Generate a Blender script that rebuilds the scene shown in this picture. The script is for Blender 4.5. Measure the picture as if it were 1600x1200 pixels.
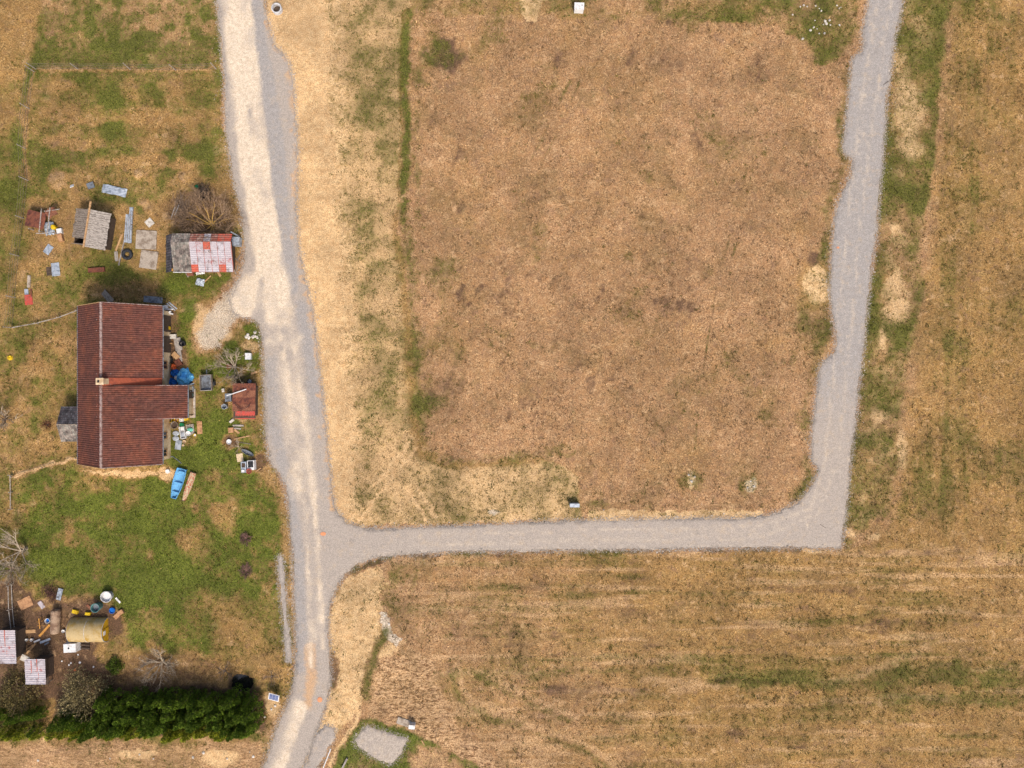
import bpy, bmesh, math, random
import numpy as np
from mathutils import Vector, Matrix, geometry

random.seed(7)
R = math.radians
for o in list(bpy.data.objects):
    bpy.data.objects.remove(o)
scene = bpy.context.scene
COL = scene.collection

# ------------------------------------------------------------------ camera, sky, sun, exposure
S = 0.075                      # metres on the ground per photo pixel
H = 60.0 / 0.72                # drone height above the field (71.5 degree lens)
cam_d = bpy.data.cameras.new('camera')
cam_d.sensor_fit = 'HORIZONTAL'
cam_d.angle = 2 * math.atan(0.72)
cam_d.clip_start = 0.5
cam_d.clip_end = 6000
cam = bpy.data.objects.new('camera', cam_d)
cam.location = (0, 0, H)
COL.objects.link(cam)
scene.camera = cam

SUN_EL, SUN_AZ = R(50), R(160)          # azimuth clockwise from +Y (picture top)
sun_vec = Vector((math.sin(SUN_AZ) * math.cos(SUN_EL), math.cos(SUN_AZ) * math.cos(SUN_EL), math.sin(SUN_EL)))
world = bpy.data.worlds.new('World')
scene.world = world
world.use_nodes = True
wn = world.node_tree
for n in list(wn.nodes):
    wn.nodes.remove(n)
sky = wn.nodes.new('ShaderNodeTexSky')
sky.sky_type = 'NISHITA'
sky.sun_disc = False
sky.sun_elevation = SUN_EL
sky.sun_rotation = SUN_AZ
sky.air_density = 1.0
sky.dust_density = 5.0
bg = wn.nodes.new('ShaderNodeBackground')
bg.inputs['Strength'].default_value = 0.13
wo = wn.nodes.new('ShaderNodeOutputWorld')
wn.links.new(sky.outputs[0], bg.inputs[0])
wn.links.new(bg.outputs[0], wo.inputs[0])
sun_d = bpy.data.lights.new('sun', 'SUN')
sun_d.energy = 2.0
sun_d.angle = R(10)
sun_d.color = (1.0, 0.93, 0.83)
sun = bpy.data.objects.new('sun', sun_d)
sun.rotation_euler = (-sun_vec).to_track_quat('-Z', 'Y').to_euler()
sun.location = (20, -40, 60)
COL.objects.link(sun)
scene.view_settings.view_transform = 'Standard'
scene.view_settings.look = 'None'
scene.view_settings.exposure = 0.58
scene.view_settings.gamma = 1.0
scene.view_settings.use_curve_mapping = False

# ------------------------------------------------------------------ numpy noise and pixel-space shapes
rng = np.random.default_rng(11)
TAB = rng.random((8, 256, 256))

def vnoise(x, y, k=0):
    xi = np.floor(x).astype(int); yi = np.floor(y).astype(int)
    fx = x - xi; fy = y - yi
    fx = fx * fx * (3 - 2 * fx); fy = fy * fy * (3 - 2 * fy)
    t = TAB[k % 8]
    a = t[xi & 255, yi & 255]; b = t[(xi + 1) & 255, yi & 255]
    c = t[xi & 255, (yi + 1) & 255]; d = t[(xi + 1) & 255, (yi + 1) & 255]
    return (a * (1 - fx) + b * fx) * (1 - fy) + (c * (1 - fx) + d * fx) * fy

def fbm(x, y, k=0, o=4):
    s = 0; a = 1; t = 0
    for i in range(o):
        s = s + a * vnoise(x * 2 ** i + 17.3 * i, y * 2 ** i + 5.1 * i, k + i); t += a; a *= 0.55
    return s / t

def sd_line(x, y, pts):
    d = np.full(np.shape(x), 1e9)
    for (ax, ay), (bx, by) in zip(pts[:-1], pts[1:]):
        vx, vy = bx - ax, by - ay
        t = np.clip(((x - ax) * vx + (y - ay) * vy) / (vx * vx + vy * vy + 1e-9), 0, 1)
        d = np.minimum(d, np.hypot(x - ax - t * vx, y - ay - t * vy))
    return d

def sd_poly(x, y, pts):
    d = sd_line(x, y, pts + pts[:1])
    ins = np.zeros(np.shape(x), bool)
    for (ax, ay), (bx, by) in zip(pts, pts[1:] + pts[:1]):
        c = (ay > y) != (by > y)
        with np.errstate(divide='ignore', invalid='ignore'):
            xx = (bx - ax) * (y - ay) / (by - ay + 1e-12) + ax
        ins ^= c & (x < xx)
    return np.where(ins, -d, d)

def sstep(a, b, x):
    t = np.clip((x - a) / (b - a), 0, 1)
    return t * t * (3 - 2 * t)

def cov(d, soft):
    return 1 - sstep(-soft, soft, d)

def ell(x, y, cx, cy, rx, ry, rot=0, soft=0.35):
    c, s = math.cos(R(rot)), math.sin(R(rot))
    u = ((x - cx) * c + (y - cy) * s) / rx
    v = (-(x - cx) * s + (y - cy) * c) / ry
    return 1 - sstep(1 - soft, 1 + soft, np.hypot(u, v))

def P(px, py, h=0.0):
    """world point at height h seen at photo pixel (px, py)"""
    k = S * (H - h) / H
    return Vector(((px - 800) * k, (600 - py) * k, h))

# ------------------------------------------------------------------ road outlines (photo pixels, on the ground)
MAIN_ROAD = [(338, -90), (338, 0), (345, 60), (350, 120), (353, 200), (358, 240), (364, 280), (376, 330), (382, 380), (381, 408), (376, 426),
             (366, 446), (358, 468), (364, 488), (380, 496), (396, 499), (405, 506), (409, 530), (411, 570), (413, 640), (416, 690), (422, 720), (434, 738),
             (446, 760), (452, 800), (456, 850), (458, 900), (460, 960), (463, 1010), (461, 1050), (456, 1080), (445, 1105), (434, 1130), (424, 1160), (410, 1200), (380, 1290),
             (440, 1290), (472, 1200), (488, 1165), (500, 1130), (511, 1100), (517, 1060), (515, 1010), (512, 970), (516, 945), (524, 920), (538, 898), (560, 880), (590, 870),
             (590, 826), (572, 825), (541, 817), (523, 795), (518, 760), (513, 705), (507, 640), (499, 570), (490, 490), (474, 420), (466, 380), (463, 320), (465, 250), (464, 200), (459, 130), (450, 92),
             (428, 70), (418, 30), (412, 0), (408, -90)]
SIDE_ROAD = [(590, 826), (700, 822), (920, 812), (1060, 810), (1160, 809), (1195, 806), (1220, 799), (1245, 785), (1266, 762), (1279, 735), (1276, 728), (1268, 719), (1267, 690), (1271, 650), (1276, 610),
             (1280, 574), (1292, 560), (1305, 547), (1306, 525), (1300, 490), (1296, 455), (1299, 400), (1303, 345), (1309, 315), (1321, 292), (1331, 268), (1332, 248), (1319, 240), (1317, 226),
             (1322, 190), (1328, 120), (1331, 92), (1346, 80), (1349, 68), (1347, 55), (1352, 30), (1357, 0), (1368, -90), (1420, -90), (1410, 0), (1406, 30), (1398, 60), (1393, 100), (1391, 125),
             (1385, 150), (1384, 190), (1381, 230), (1378, 270), (1374, 310), (1370, 360), (1362, 415), (1357, 470), (1351, 530), (1343, 600), (1337, 660), (1331, 710), (1325, 770), (1319, 830), (1315, 857),
             (1250, 856), (1100, 858), (900, 860), (720, 862), (640, 866), (590, 870)]
_i = MAIN_ROAD.index((590, 870))
MAIN_ROAD = MAIN_ROAD[:_i] + SIDE_ROAD[::-1] + MAIN_ROAD[_i + 2:]
GRAVEL_STRIP = [(433, 868), (441, 866), (446, 900), (450, 960), (455, 1010), (456, 1034), (447, 1036), (443, 990), (437, 930), (434, 890)]
GRAVEL_PAD = [(552, 1156), (572, 1133), (600, 1142), (638, 1154), (626, 1180), (610, 1196), (580, 1182), (560, 1168)]
GRAVEL_VERGE = [(492, 1150), (508, 1132), (524, 1138), (524, 1152), (512, 1172), (498, 1200), (480, 1240), (455, 1240), (478, 1190)]
POND = [(360, 1066), (368, 1058), (382, 1057), (392, 1063), (391, 1076), (380, 1082), (364, 1078)]

MOUNDS = [(90, 281, 15, 15, .25), (218, 272, 11, 9, .3), (288, 276, 10, 8, .3), (225, 318, 8, 7, .2), (234, 328, 8, 8, .25), (187, 868, 10, 13, .3), (375, 765, 15, 13, .35),
          (300, 842, 14, 16, .2), (350, 806, 20, 18, .12), (1080, 748, 10, 12, .1)]

def gheight(px, py):
    """height of the ground (m) at photo pixels"""
    x = np.asarray(px, float); y = np.asarray(py, float)
    far = sstep(60, 400, np.maximum(np.abs(x - 800) - 900, np.abs(y - 600) - 700))
    h = (fbm(x / 40, y / 40, 1, 3) - .5) * .10 + (fbm(x / 8, y / 8, 2, 3) - .5) * .10 * (1 - far)
    w = (fbm(x / 14, y / 14, 5, 3) - .5) * 8
    for cx, cy, rx, ry, hh in MOUNDS:
        r = np.hypot((x - cx + w) / rx, (y - cy - w) / ry)
        h = h + hh * np.clip(1 - r, 0, 1) ** .8
    for poly in (MAIN_ROAD, GRAVEL_STRIP, GRAVEL_PAD, GRAVEL_VERGE):
        m = cov(sd_poly(x, y, poly) + 3.5, 3)
        h = h * (1 - m) + (-.09) * m
    # shallow ditch beside the field, tractor ruts
    m = cov(sd_line(x, y, [(1110, 1062), (1160, 1060), (1210, 1064)]) - 4, 5); h = h - .25 * m
    # pond hollow
    d = sd_poly(x, y, POND) + (fbm(x / 5, y / 5, 4, 3) - .5) * 7
    m = cov(d - 2, 3); h = h * (1 - m) - .75 * m
    # flat yard under the buildings
    for (x0, y0, x1, y1) in ((120, 470, 300, 735), (245, 360, 372, 428), (100, 320, 175, 392)):
        m = cov(np.maximum(np.maximum(x0 - x, x - x1), np.maximum(y0 - y, y - y1)), 6)
        h = h * (1 - m)
    return h

def gz(px, py):
    return float(gheight(np.array([px]), np.array([py]))[0])

# ------------------------------------------------------------------ materials
def lin(c):
    return tuple((v / 255 / 12.92) if v / 255 <= .04045 else ((v / 255 + .055) / 1.055) ** 2.4 for v in c)

EXPO = 0.80
def T(r, g, b):
    """albedo for a surface that photographs as sRGB r,g,b in this light"""
    return tuple(min(.85, v * EXPO) for v in lin((r, g, b))) + (1,)

class NT:
    def __init__(s, name):
        s.m = bpy.data.materials.new(name); s.m.use_nodes = True
        s.t = s.m.node_tree; s.bsdf = s.t.nodes['Principled BSDF']
        s.bsdf.inputs['Specular IOR Level'].default_value = .25
        s.co = s.n('ShaderNodeTexCoord').outputs['Object']
    def n(s, typ, **kw):
        nd = s.t.nodes.new(typ)
        for k, v in kw.items(): setattr(nd, k, v)
        return nd
    def put(s, sock, v):
        if isinstance(v, bpy.types.NodeSocket): s.t.links.new(v, sock)
        else: sock.default_value = v
    def math(s, op, a, b=0.0, c=0.0, clamp=False):
        nd = s.n('ShaderNodeMath', operation=op); nd.use_clamp = clamp
        s.put(nd.inputs[0], a); s.put(nd.inputs[1], b); s.put(nd.inputs[2], c)
        return nd.outputs[0]
    def noise(s, scale, detail=4, rough=.6, vec=None, stretch=None, dist=0.0, off=0):
        v = vec or s.co
        if stretch or off:
            mp = s.n('ShaderNodeMapping'); s.put(mp.inputs[0], v)
            if stretch: mp.inputs['Scale'].default_value = stretch
            mp.inputs['Location'].default_value = (off, off * .7, off * .3)
            v = mp.outputs[0]
        nd = s.n('ShaderNodeTexNoise'); s.put(nd.inputs['Vector'], v)
        nd.inputs['Scale'].default_value = scale; nd.inputs['Detail'].default_value = detail
        nd.inputs['Roughness'].default_value = rough; nd.inputs['Distortion'].default_value = dist
        return nd.outputs['Fac']
    def ramp(s, f, a, b, lo=0.0, hi=1.0):
        nd = s.n('ShaderNodeMapRange'); nd.interpolation_type = 'SMOOTHSTEP'
        s.put(nd.inputs[0], f)
        for i, v in enumerate((a, b, lo, hi)): s.put(nd.inputs[i + 1], v)
        return nd.outputs[0]
    def mix(s, f, a, b, mode='MIX'):
        nd = s.n('ShaderNodeMix', data_type='RGBA', blend_type=mode)
        s.put(nd.inputs['Factor'], f); s.put(nd.inputs['A'], a); s.put(nd.inputs['B'], b)
        return nd.outputs['Result']
    def attr(s, name):
        nd = s.n('ShaderNodeAttribute'); nd.attribute_name = name
        return nd
    def sep(s, c):
        nd = s.n('ShaderNodeSeparateColor'); s.put(nd.inputs[0], c)
        return nd.outputs
    def bump(s, h, strength=.4, dist=.05):
        nd = s.n('ShaderNodeBump'); s.put(nd.inputs['Height'], h)
        nd.inputs['Strength'].default_value = strength; nd.inputs['Distance'].default_value = dist
        s.t.links.new(nd.outputs[0], s.bsdf.inputs['Normal'])
    def done(s, col, rough=.85, metal=0.0):
        s.put(s.bsdf.inputs['Base Color'], col); s.put(s.bsdf.inputs['Roughness'], rough)
        s.bsdf.inputs['Metallic'].default_value = metal
        return s.m

MATS = {}
def M(name, c, c2=None, rough=.8, metal=0.0, scale=3.0, lo=.45, hi=.62, stretch=None, bump=.25, grain=.25, tint=False):
    """worn material: c with patches of c2, grain and small relief"""
    if name in MATS: return MATS[name]
    k = NT(name)
    info = k.n('ShaderNodeObjectInfo')
    add = k.n('ShaderNodeVectorMath', operation='ADD')
    k.put(add.inputs[0], k.co)
    sc = k.n('ShaderNodeVectorMath', operation='SCALE'); sc.inputs[0].default_value = (31, 17, 9)
    k.put(sc.inputs['Scale'], info.outputs['Random']); k.put(add.inputs[1], sc.outputs[0])
    v = add.outputs[0]
    n1 = k.noise(scale, 5, .65, v, stretch)
    n2 = k.noise(scale * 6, 3, .6, v, stretch)
    c2 = c2 or tuple(x * .6 for x in c[:3]) + (1,)
    col = k.mix(k.ramp(n1, lo, hi), c, c2)
    g = k.ramp(n2, .25, .75, 1 - grain, 1 + grain)
    col = k.mix(1.0, col, k.n2rgb(g) if hasattr(k, 'n2rgb') else g, 'MULTIPLY')
    if tint:
        col = k.mix(1.0, col, k.attr('tint').outputs['Color'], 'MULTIPLY')
    if bump: k.bump(n2, bump, .03)
    MATS[name] = k.done(col, rough, metal)
    return MATS[name]

# ------------------------------------------------------------------ mesh builder
def tag(o, label=None, cat=None, group=None, kind=None):
    if label: o['label'] = label
    if cat: o['category'] = cat
    if group: o['group'] = group
    if kind: o['kind'] = kind
    return o

def link_mesh(name, verts, faces, mat, parent=None, smooth=False, tint=None):
    me = bpy.data.meshes.new(name)
    me.from_pydata([tuple(v) for v in verts], [], faces)
    if tint is not None:
        a = me.color_attributes.new('tint', 'FLOAT_COLOR', 'POINT')
        t = np.ones((len(verts), 4), np.float32); t[:, :3] = np.asarray(tint, np.float32).reshape(len(verts), -1)
        a.data.foreach_set('color', t.ravel())
    if smooth: me.polygons.foreach_set('use_smooth', [True] * len(me.polygons))
    me.update()
    if mat: me.materials.append(mat)
    o = bpy.data.objects.new(name, me); COL.objects.link(o)
    if parent: o.parent = parent
    return o

class MB:
    def __init__(s): s.v = []; s.f = []
    def add(s, vs, fs):
        b = len(s.v); s.v += [Vector(v) for v in vs]; s.f += [tuple(i + b for i in f) for f in fs]; return s
    def box(s, c, d, rot=0.0, tilt=None, taper=1.0):
        x, y, z = d[0] / 2, d[1] / 2, d[2] / 2
        vs = [Vector((sx * x * (taper if sz > 0 else 1), sy * y * (taper if sz > 0 else 1), sz * z)) for sz in (-1, 1) for sx, sy in ((-1, -1), (1, -1), (1, 1), (-1, 1))]
        m = Matrix.Rotation(R(rot), 3, 'Z')
        if tilt is not None: m = m @ Matrix.Rotation(R(tilt[0]), 3, 'X') @ Matrix.Rotation(R(tilt[1]), 3, 'Y')
        vs = [m @ v + Vector(c) for v in vs]
        return s.add(vs, [(3, 2, 1, 0), (4, 5, 6, 7), (0, 1, 5, 4), (1, 2, 6, 5), (2, 3, 7, 6), (3, 0, 4, 7)])
    def beam(s, a, b, w, t):
        a, b = Vector(a), Vector(b); d = (b - a)
        up = Vector((0, 0, 1)); sd = d.cross(up)
        if sd.length < 1e-4: sd = Vector((1, 0, 0))
        sd.normalize(); up = sd.cross(d).normalized()
        vs = [p + sd * (sx * w / 2) + up * (sz * t / 2) for p in (a, b) for sx, sz in ((-1, -1), (1, -1), (1, 1), (-1, 1))]
        return s.add(vs, [(3, 2, 1, 0), (4, 5, 6, 7), (0, 1, 5, 4), (1, 2, 6, 5), (2, 3, 7, 6), (3, 0, 4, 7)])
    def tube(s, pts, rad, n=6, cap=True):
        pts = [Vector(p) for p in pts]
        if not hasattr(rad, '__len__'): rad = [rad] * len(pts)
        b = len(s.v)
        for i, p in enumerate(pts):
            d = (pts[min(i + 1, len(pts) - 1)] - pts[max(i - 1, 0)]).normalized()
            a = d.cross(Vector((0, 0, 1)))
            if a.length < .05: a = d.cross(Vector((1, 0, 0)))
            a.normalize(); c = d.cross(a)
            for k in range(n):
                t = 2 * math.pi * k / n
                s.v.append(p + (a * math.cos(t) + c * math.sin(t)) * rad[i])
        for i in range(len(pts) - 1):
            for k in range(n):
                s.f.append((b + i * n + k, b + i * n + (k + 1) % n, b + (i + 1) * n + (k + 1) % n, b + (i + 1) * n + k))
        if cap:
            s.f.append(tuple(b + k for k in reversed(range(n)))); e = b + (len(pts) - 1) * n
            s.f.append(tuple(e + k for k in range(n)))
        return s
    def lathe(s, prof, n=20, c=(0, 0, 0), axis='Z', squash=1.0):
        b = len(s.v); c = Vector(c)
        for r, z in prof:
            for k in range(n):
                t = 2 * math.pi * k / n
                p = Vector((r * math.cos(t), r * math.sin(t) * squash, z))
                if axis == 'X': p = Vector((p.z, p.x, p.y))
                if axis == 'Y': p = Vector((p.x, p.z, p.y))
                s.v.append(p + c)
        for i in range(len(prof) - 1):
            for k in range(n):
                s.f.append((b + i * n + k, b + i * n + (k + 1) % n, b + (i + 1) * n + (k + 1) % n, b + (i + 1) * n + k))
        return s
    def grid(s, fn, nu, nv):
        b = len(s.v)
        for j in range(nv + 1):
            for i in range(nu + 1): s.v.append(Vector(fn(i / nu, j / nv)))
        for j in range(nv):
            for i in range(nu):
                a = b + j * (nu + 1) + i; s.f.append((a, a + 1, a + nu + 2, a + nu + 1))
        return s
    def build(s, name, mat, parent=None, smooth=False):
        return link_mesh(name, s.v, s.f, mat, parent, smooth)

def thing(name, label, cat, loc, rz=0.0, group=None):
    o = bpy.data.objects.new(name, None); COL.objects.link(o)
    o.location = loc; o.rotation_euler = (0, 0, R(rz)); o.empty_display_size = .3
    return tag(o, label, cat, group)

def gp(px, py, dz=-.01):
    v = P(px, py); v.z = gz(px, py) + dz; return v

# ------------------------------------------------------------------ ground: masks painted in ground coordinates
CH = dict(green=0, sand=1, dark=2, ochre=3, gravel=4, lush=5, lay=6, pale=7)

def streaks(x, y):
    """lie of the mown straw: diagonal in the main field, along the rows in the others"""
    d1 = fbm((x * .9 + y * .44) / 9, (x * -.44 + y * .9) / 90, 2, 3)
    d2 = fbm(x / 110, y / 8, 5, 3); d3 = fbm(x / 8, y / 110, 6, 3)
    ks = sstep(845, 880, y); ke = sstep(1380, 1440, x) * (1 - ks)
    return d1 * (1 - ks) * (1 - ke) + d2 * ks + d3 * ke

def masks(x, y):
    m = np.zeros((8,) + np.shape(x)); m[0] = .12; m[3] = .25; m[5] = .25
    n1 = fbm(x / 60, y / 60, 0, 4); n2 = fbm(x / 18, y / 18, 3, 4); n3 = fbm(x / 150, y / 150, 4, 3)
    wx = x + (fbm(x / 22, y / 22, 6, 4) - .5) * 26; wy = y + (fbm(x / 22, y / 22, 7, 4) - .5) * 26
    fx = x + (fbm(x / 9, y / 9, 2, 3) - .5) * 12; fy = y + (fbm(x / 9, y / 9, 5, 3) - .5) * 12
    def put(ch, k, v): i = CH[ch]; m[i] = m[i] * (1 - k) + v * k
    def mx(ch, k): i = CH[ch]; m[i] = np.maximum(m[i], k)
    def poly(pts, soft=8, fine=False): return cov(sd_poly(fx if fine else wx, fy if fine else wy, pts), soft)
    def line(pts, w, soft=5, fine=True): return cov(sd_line(fx if fine else wx, fy if fine else wy, pts) - w, soft)
    # main field mottling
    put('green', np.ones_like(x), .05 + .30 * sstep(.5, .75, n1)); put('dark', np.ones_like(x), .45 * sstep(.52, .72, n2) * sstep(.42, .6, n3))
    # east field, ochre with olive
    k = poly([(1500, -400), (1490, 100), (1462, 300), (1440, 450), (1424, 600), (1412, 720), (1400, 800), (1340, 870), (1340, 1600), (4000, 1600), (4000, -400)], 20)
    put('ochre', k, .95); put('green', k, .27 + .42 * sstep(.42, .68, n1) ); put('dark', k, .25 * sstep(.55, .7, n2))
    st = fbm(x / 10, y / 160, 5, 3); put('green', k * .3, .6 * sstep(.5, .65, st))
    # south field: mowing rows run left to right
    k = poly([(590, 872), (720, 864), (1250, 858), (1345, 860), (4000, 860), (4000, 2500), (780, 2500), (740, 1190), (660, 1130), (690, 1060), (640, 960)], 10)
    rows = fbm(x / 260, y / 9, 4, 4)
    put('ochre', k, .35 + .6 * sstep(750, 1150, x)); put('green', k, .13 + .30 * sstep(.40, .68, rows * .7 + n1 * .3)); put('dark', k, .35 * sstep(.5, .68, fbm(x / 90, y / 20, 2, 3)))
    put('pale', k, .7 * sstep(.55, .7, fbm(x / 120, y / 9, 6, 3)))
    for pts, w, g in (([(1110, 1052), (1230, 1060), (1330, 1068), (1450, 1050), (1620, 1060)], 16, .72), ([(1330, 1075), (1480, 1090), (1640, 1095)], 10, .65), ([(1180, 945), (1290, 965), (1380, 958)], 5, .6),
                      ([(700, 1045), (800, 1050), (960, 1050), (1060, 1052)], 6, .62), ([(1150, 1135), (1290, 1120), (1420, 1115)], 5, .5), ([(660, 880), (640, 920), (632, 980)], 9, .6)):
        put('green', line(pts, w, 12, False), g)
    put('dark', line([(1110, 1056), (1165, 1057)], 5, 5), .9)
    put('pale', line([(1010, 1060), (1100, 1068), (1050, 1080)], 6, 6), .8); put('pale', line([(1290, 1072), (1400, 1035), (1450, 1010)], 5, 7), .8)
    for pts in ([(713, 1040), (722, 1075), (745, 1100), (790, 1120), (850, 1140), (930, 1170), (970, 1205)], [(755, 1052), (790, 1070), (850, 1100), (900, 1120)]):
        q = cov(sd_line(x + (n2 - .5) * 8, y, pts) - 4.5, 3.5); put('pale', q, .6); put('sand', q, .25); put('dark', q, .1); put('green', line([(a - 10, b + 6) for a, b in pts], 4, 6), .66)
    # tractor tracks in the main field
    trk = np.zeros_like(x)
    for pts in ([(905, 130), (870, 210), (820, 310), (780, 380)], [(890, 128), (850, 210), (800, 310)], [(1172, 230), (1150, 340), (1125, 420), (1108, 520), (1092, 610), (1086, 700)], [(1182, 230), (1160, 350), (1135, 430)]):
        q = cov(sd_line(x + (n2 - .5) * 5, y, pts) - 2.0, 2.2) * (.5 + .5 * sstep(.3, .7, fbm(x / 40, y / 40, 0, 3))); trk = np.maximum(trk, q); put('green', q, .55)
    put('dark', ell(wx, wy, 690, 82, 38, 30, 10), .75); put('green', ell(wx, wy, 684, 84, 32, 25, 10), .6)
    for a in ((880, 92, 30, 18), (1020, 100, 45, 22), (700, 245, 25, 18), (1185, 110, 22, 20), (1190, 125, 14, 10), (820, 310, 30, 14), (1060, 480, 40, 18), (830, 545, 25, 16), (700, 600, 40, 70), (790, 470, 20, 25)):
        put('dark', ell(wx, wy, *a) * .7, .6)
    put('green', ell(wx, wy, 690, 590, 40, 80) * .6, .4); put('green', ell(wx, wy, 835, 540, 14, 10), .5)
    # top verge of the main field
    k = poly([(640, -200), (640, 22), (760, 24), (900, 28), (1000, 30), (1100, 34), (1210, 42), (1255, 70), (1275, 105), (1310, 95), (1335, 70), (1360, -200)], 5)
    put('green', k, .48); put('lush', k, .45); put('ochre', k, .5); put('sand', k, .35 * sstep(.5, .62, n2)); put('dark', k, .25)
    put('green', poly([(1235, -10), (1345, -10), (1330, 75), (1290, 92), (1255, 60)], 12), .66)
    put('sand', poly([(808, -10), (850, -10), (842, 36), (818, 36)], 4), .8); put('dark', ell(fx, fy, 830, 30, 14, 10), .6)
    # sandy strip beside the main road
    k = poly([(405, -200), (420, 60), (440, 95), (452, 250), (455, 400), (480, 520), (505, 700), (520, 800), (545, 822), (910, 812), (905, 770), (900, 740), (840, 712), (760, 722), (690, 722), (662, 690), (650, 600), (640, 480), (632, 420), (622, 350), (628, 150), (640, 20), (640, -200)], 4, True)
    put('sand', k, .97); put('green', k, 0); put('dark', k, 0); put('ochre', k, .35)
    k2 = k * sstep(515, 560, wx + (wy - 400) * -.04) * sstep(-30, 10, y + 40)
    put('green', k2, .44 + .16 * sstep(.45, .6, n2)); put('sand', k2, .62); put('ochre', k2, .85)
    kk = line([(515, 0), (528, 60), (522, 160), (540, 260), (545, 340)], 9, 10); put('green', kk * k, .4)
    kk = line([(545, 60), (548, 200), (552, 300), (560, 350)], 8, 12); put('green', kk * k, .46)
    kb = k * poly([(560, 740), (660, 720), (900, 735), (910, 815), (560, 822)], 10); put('green', kb, .48); put('sand', kb, .66); put('lush', kb, .1)
    put('sand', ell(fx, fy, 770, 800, 14, 6), .95); put('gravel', ell(fx, fy, 770, 800, 12, 5), .7)
    for pts in ([(660, 690), (600, 760), (560, 815)], [(640, 690), (585, 760)], [(640, 770), (668, 812)], [(655, 765), (682, 808)]):
        put('sand', line(pts, 1.5, 2), 1); put('green', line(pts, 2, 2), .05)
    # green seam along the strip and its bend at the plot's foot
    k = line([(638, 22), (634, 60), (633, 140), (636, 200), (632, 280), (628, 345)], 6, 7); put('green', k, 1.0); put('lush', k, .5); put('sand', k, 0)
    k = line([(632, 345), (645, 440), (652, 530), (655, 620), (668, 700)], 13, 15); put('green', k, .5); put('lush', k, .3); put('sand', k, .1)
    k = line([(640, 355), (640, 440), (647, 520), (652, 620), (660, 690)], 3, 6); put('green', k, .8)
    k = line([(655, 130), (650, 240), (655, 340)], 5, 9); put('green', k, .42)
    k = line([(665, 705), (720, 722), (780, 715), (850, 708), (890, 700)], 8, 12); put('green', k, .55); put('lush', k, .25); put('sand', k, .1)
    k = line([(675, 395), (690, 450), (690, 500)], 8, 14); put('green', k, .4)
    seam = np.maximum(cov(sd_line(wx * .4 + fx * .6, wy, [(634, 345), (643, 440), (649, 530), (654, 620), (664, 690)]) - 6, 16) * .72, cov(sd_line(wx * .5 + fx * .5, wy, [(660, 690), (690, 718), (740, 724), (800, 716), (860, 708), (892, 712)]) - 5, 15) * .66)
    seam = np.maximum(seam, cov(sd_line(fx, fy, [(637, 22), (633, 60), (632, 140), (635, 200), (631, 280), (629, 345)]) - 6, 10) * .85)
    # verges of the eastern road
    k = poly([(1360, -100), (1425, -100), (1490, -10), (1478, 60), (1470, 120), (1462, 200), (1452, 300), (1440, 390), (1440, 460), (1428, 540), (1415, 620), (1405, 720), (1392, 800), (1318, 862), (1312, 830), (1345, 560), (1372, 330)], 7)
    put('green', k, .62); put('lush', k, .35); put('sand', k, .55 * sstep(.44, .58, n2)); put('ochre', k, .5)
    k = line([(1475, 0), (1462, 100), (1458, 180), (1455, 260), (1438, 330)], 6, 6); put('green', k, .72); put('sand', k, 0)
    k = line([(1425, 300), (1430, 400), (1440, 440), (1425, 500), (1390, 560)], 8, 7); put('green', k, .75); put('sand', k, .1)
    k = line([(1378, 380), (1365, 480), (1357, 560), (1350, 640)], 7, 5); put('green', k, .75); put('sand', k, .05)
    for a in ((1425, 190, 22, 28), (1425, 235, 22, 16), (1400, 358, 12, 10), (1398, 440, 16, 14), (1402, 478, 24, 24), (1412, 150, 22, 60), (1370, 655, 16, 12), (1380, 530, 5, 22), (1365, 838, 14, 7), (1330, 835, 12, 8), (1410, 700, 12, 40), (1270, 862, 22, 6)):
        kk = ell(fx * .5 + wx * .5, fy * .5 + wy * .5, *a, 0, .8); put('sand', kk, .72); put('green', kk, .3)
    k = line([(1330, 110), (1312, 190), (1318, 260), (1300, 300), (1288, 400), (1288, 520), (1270, 560), (1258, 640), (1258, 720), (1268, 745), (1235, 785)], 9, 10); put('green', k, .66); put('dark', k, .3)
    kk = ell(fx * .5 + wx * .5, fy * .5 + wy * .5, 1275, 445, 25, 34, 0, .5); put('sand', kk, .8); put('green', kk, .36); put('ochre', kk, 1)
    put('dark', ell(fx, fy, 1268, 405, 14, 12), .6); put('green', ell(wx, wy, 1255, 540, 22, 50) * .7, .4)
    k = ell(wx, wy, 1085, 750, 28, 18); put('green', k, .45); kk = ell(fx, fy, 1080, 748, 8, 15); put('sand', kk, .9); put('gravel', kk, .5)
    k = ell(wx, wy, 1172, 757, 22, 20); put('green', k, .5); put('dark', k, .5); kk = ell(fx, fy, 1173, 758, 12, 12); put('sand', kk, .9); put('gravel', kk, .6)
    # sandy shoulder above the side road
    k = poly([(918, 796), (1000, 796), (1060, 798), (1120, 796), (1196, 797), (1192, 812), (918, 816)], 3, True); put('sand', k, .85); put('green', k, .34); put('dark', k, 0)
    k = line([(920, 790), (1060, 790), (1190, 788), (1235, 784)], 5, 7); put('green', k * .8, .45); put('dark', k, .3)
    k = line([(640, 868), (900, 863), (1250, 859)], 3, 4); put('dark', k, .7); put('green', k, .4)  # shadow of the raised road's south edge, painted as a dark line
    # junction corner below the side road
    k = poly([(520, 930), (545, 898), (590, 880), (602, 900), (640, 960), (640, 1000), (620, 1020), (590, 1050), (575, 1090), (560, 1110), (525, 1150), (500, 1190), (480, 1240), (440, 1260), (500, 1130), (518, 1060), (512, 970)], 5, True)
    put('sand', k, .75); put('green', k, .26); put('ochre', k, .25); put('dark', k, .1)
    put('dark', ell(fx, fy, 520, 1050, 10, 28), .7); put('sand', ell(fx, fy, 520, 1050, 10, 28), .2)
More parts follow.
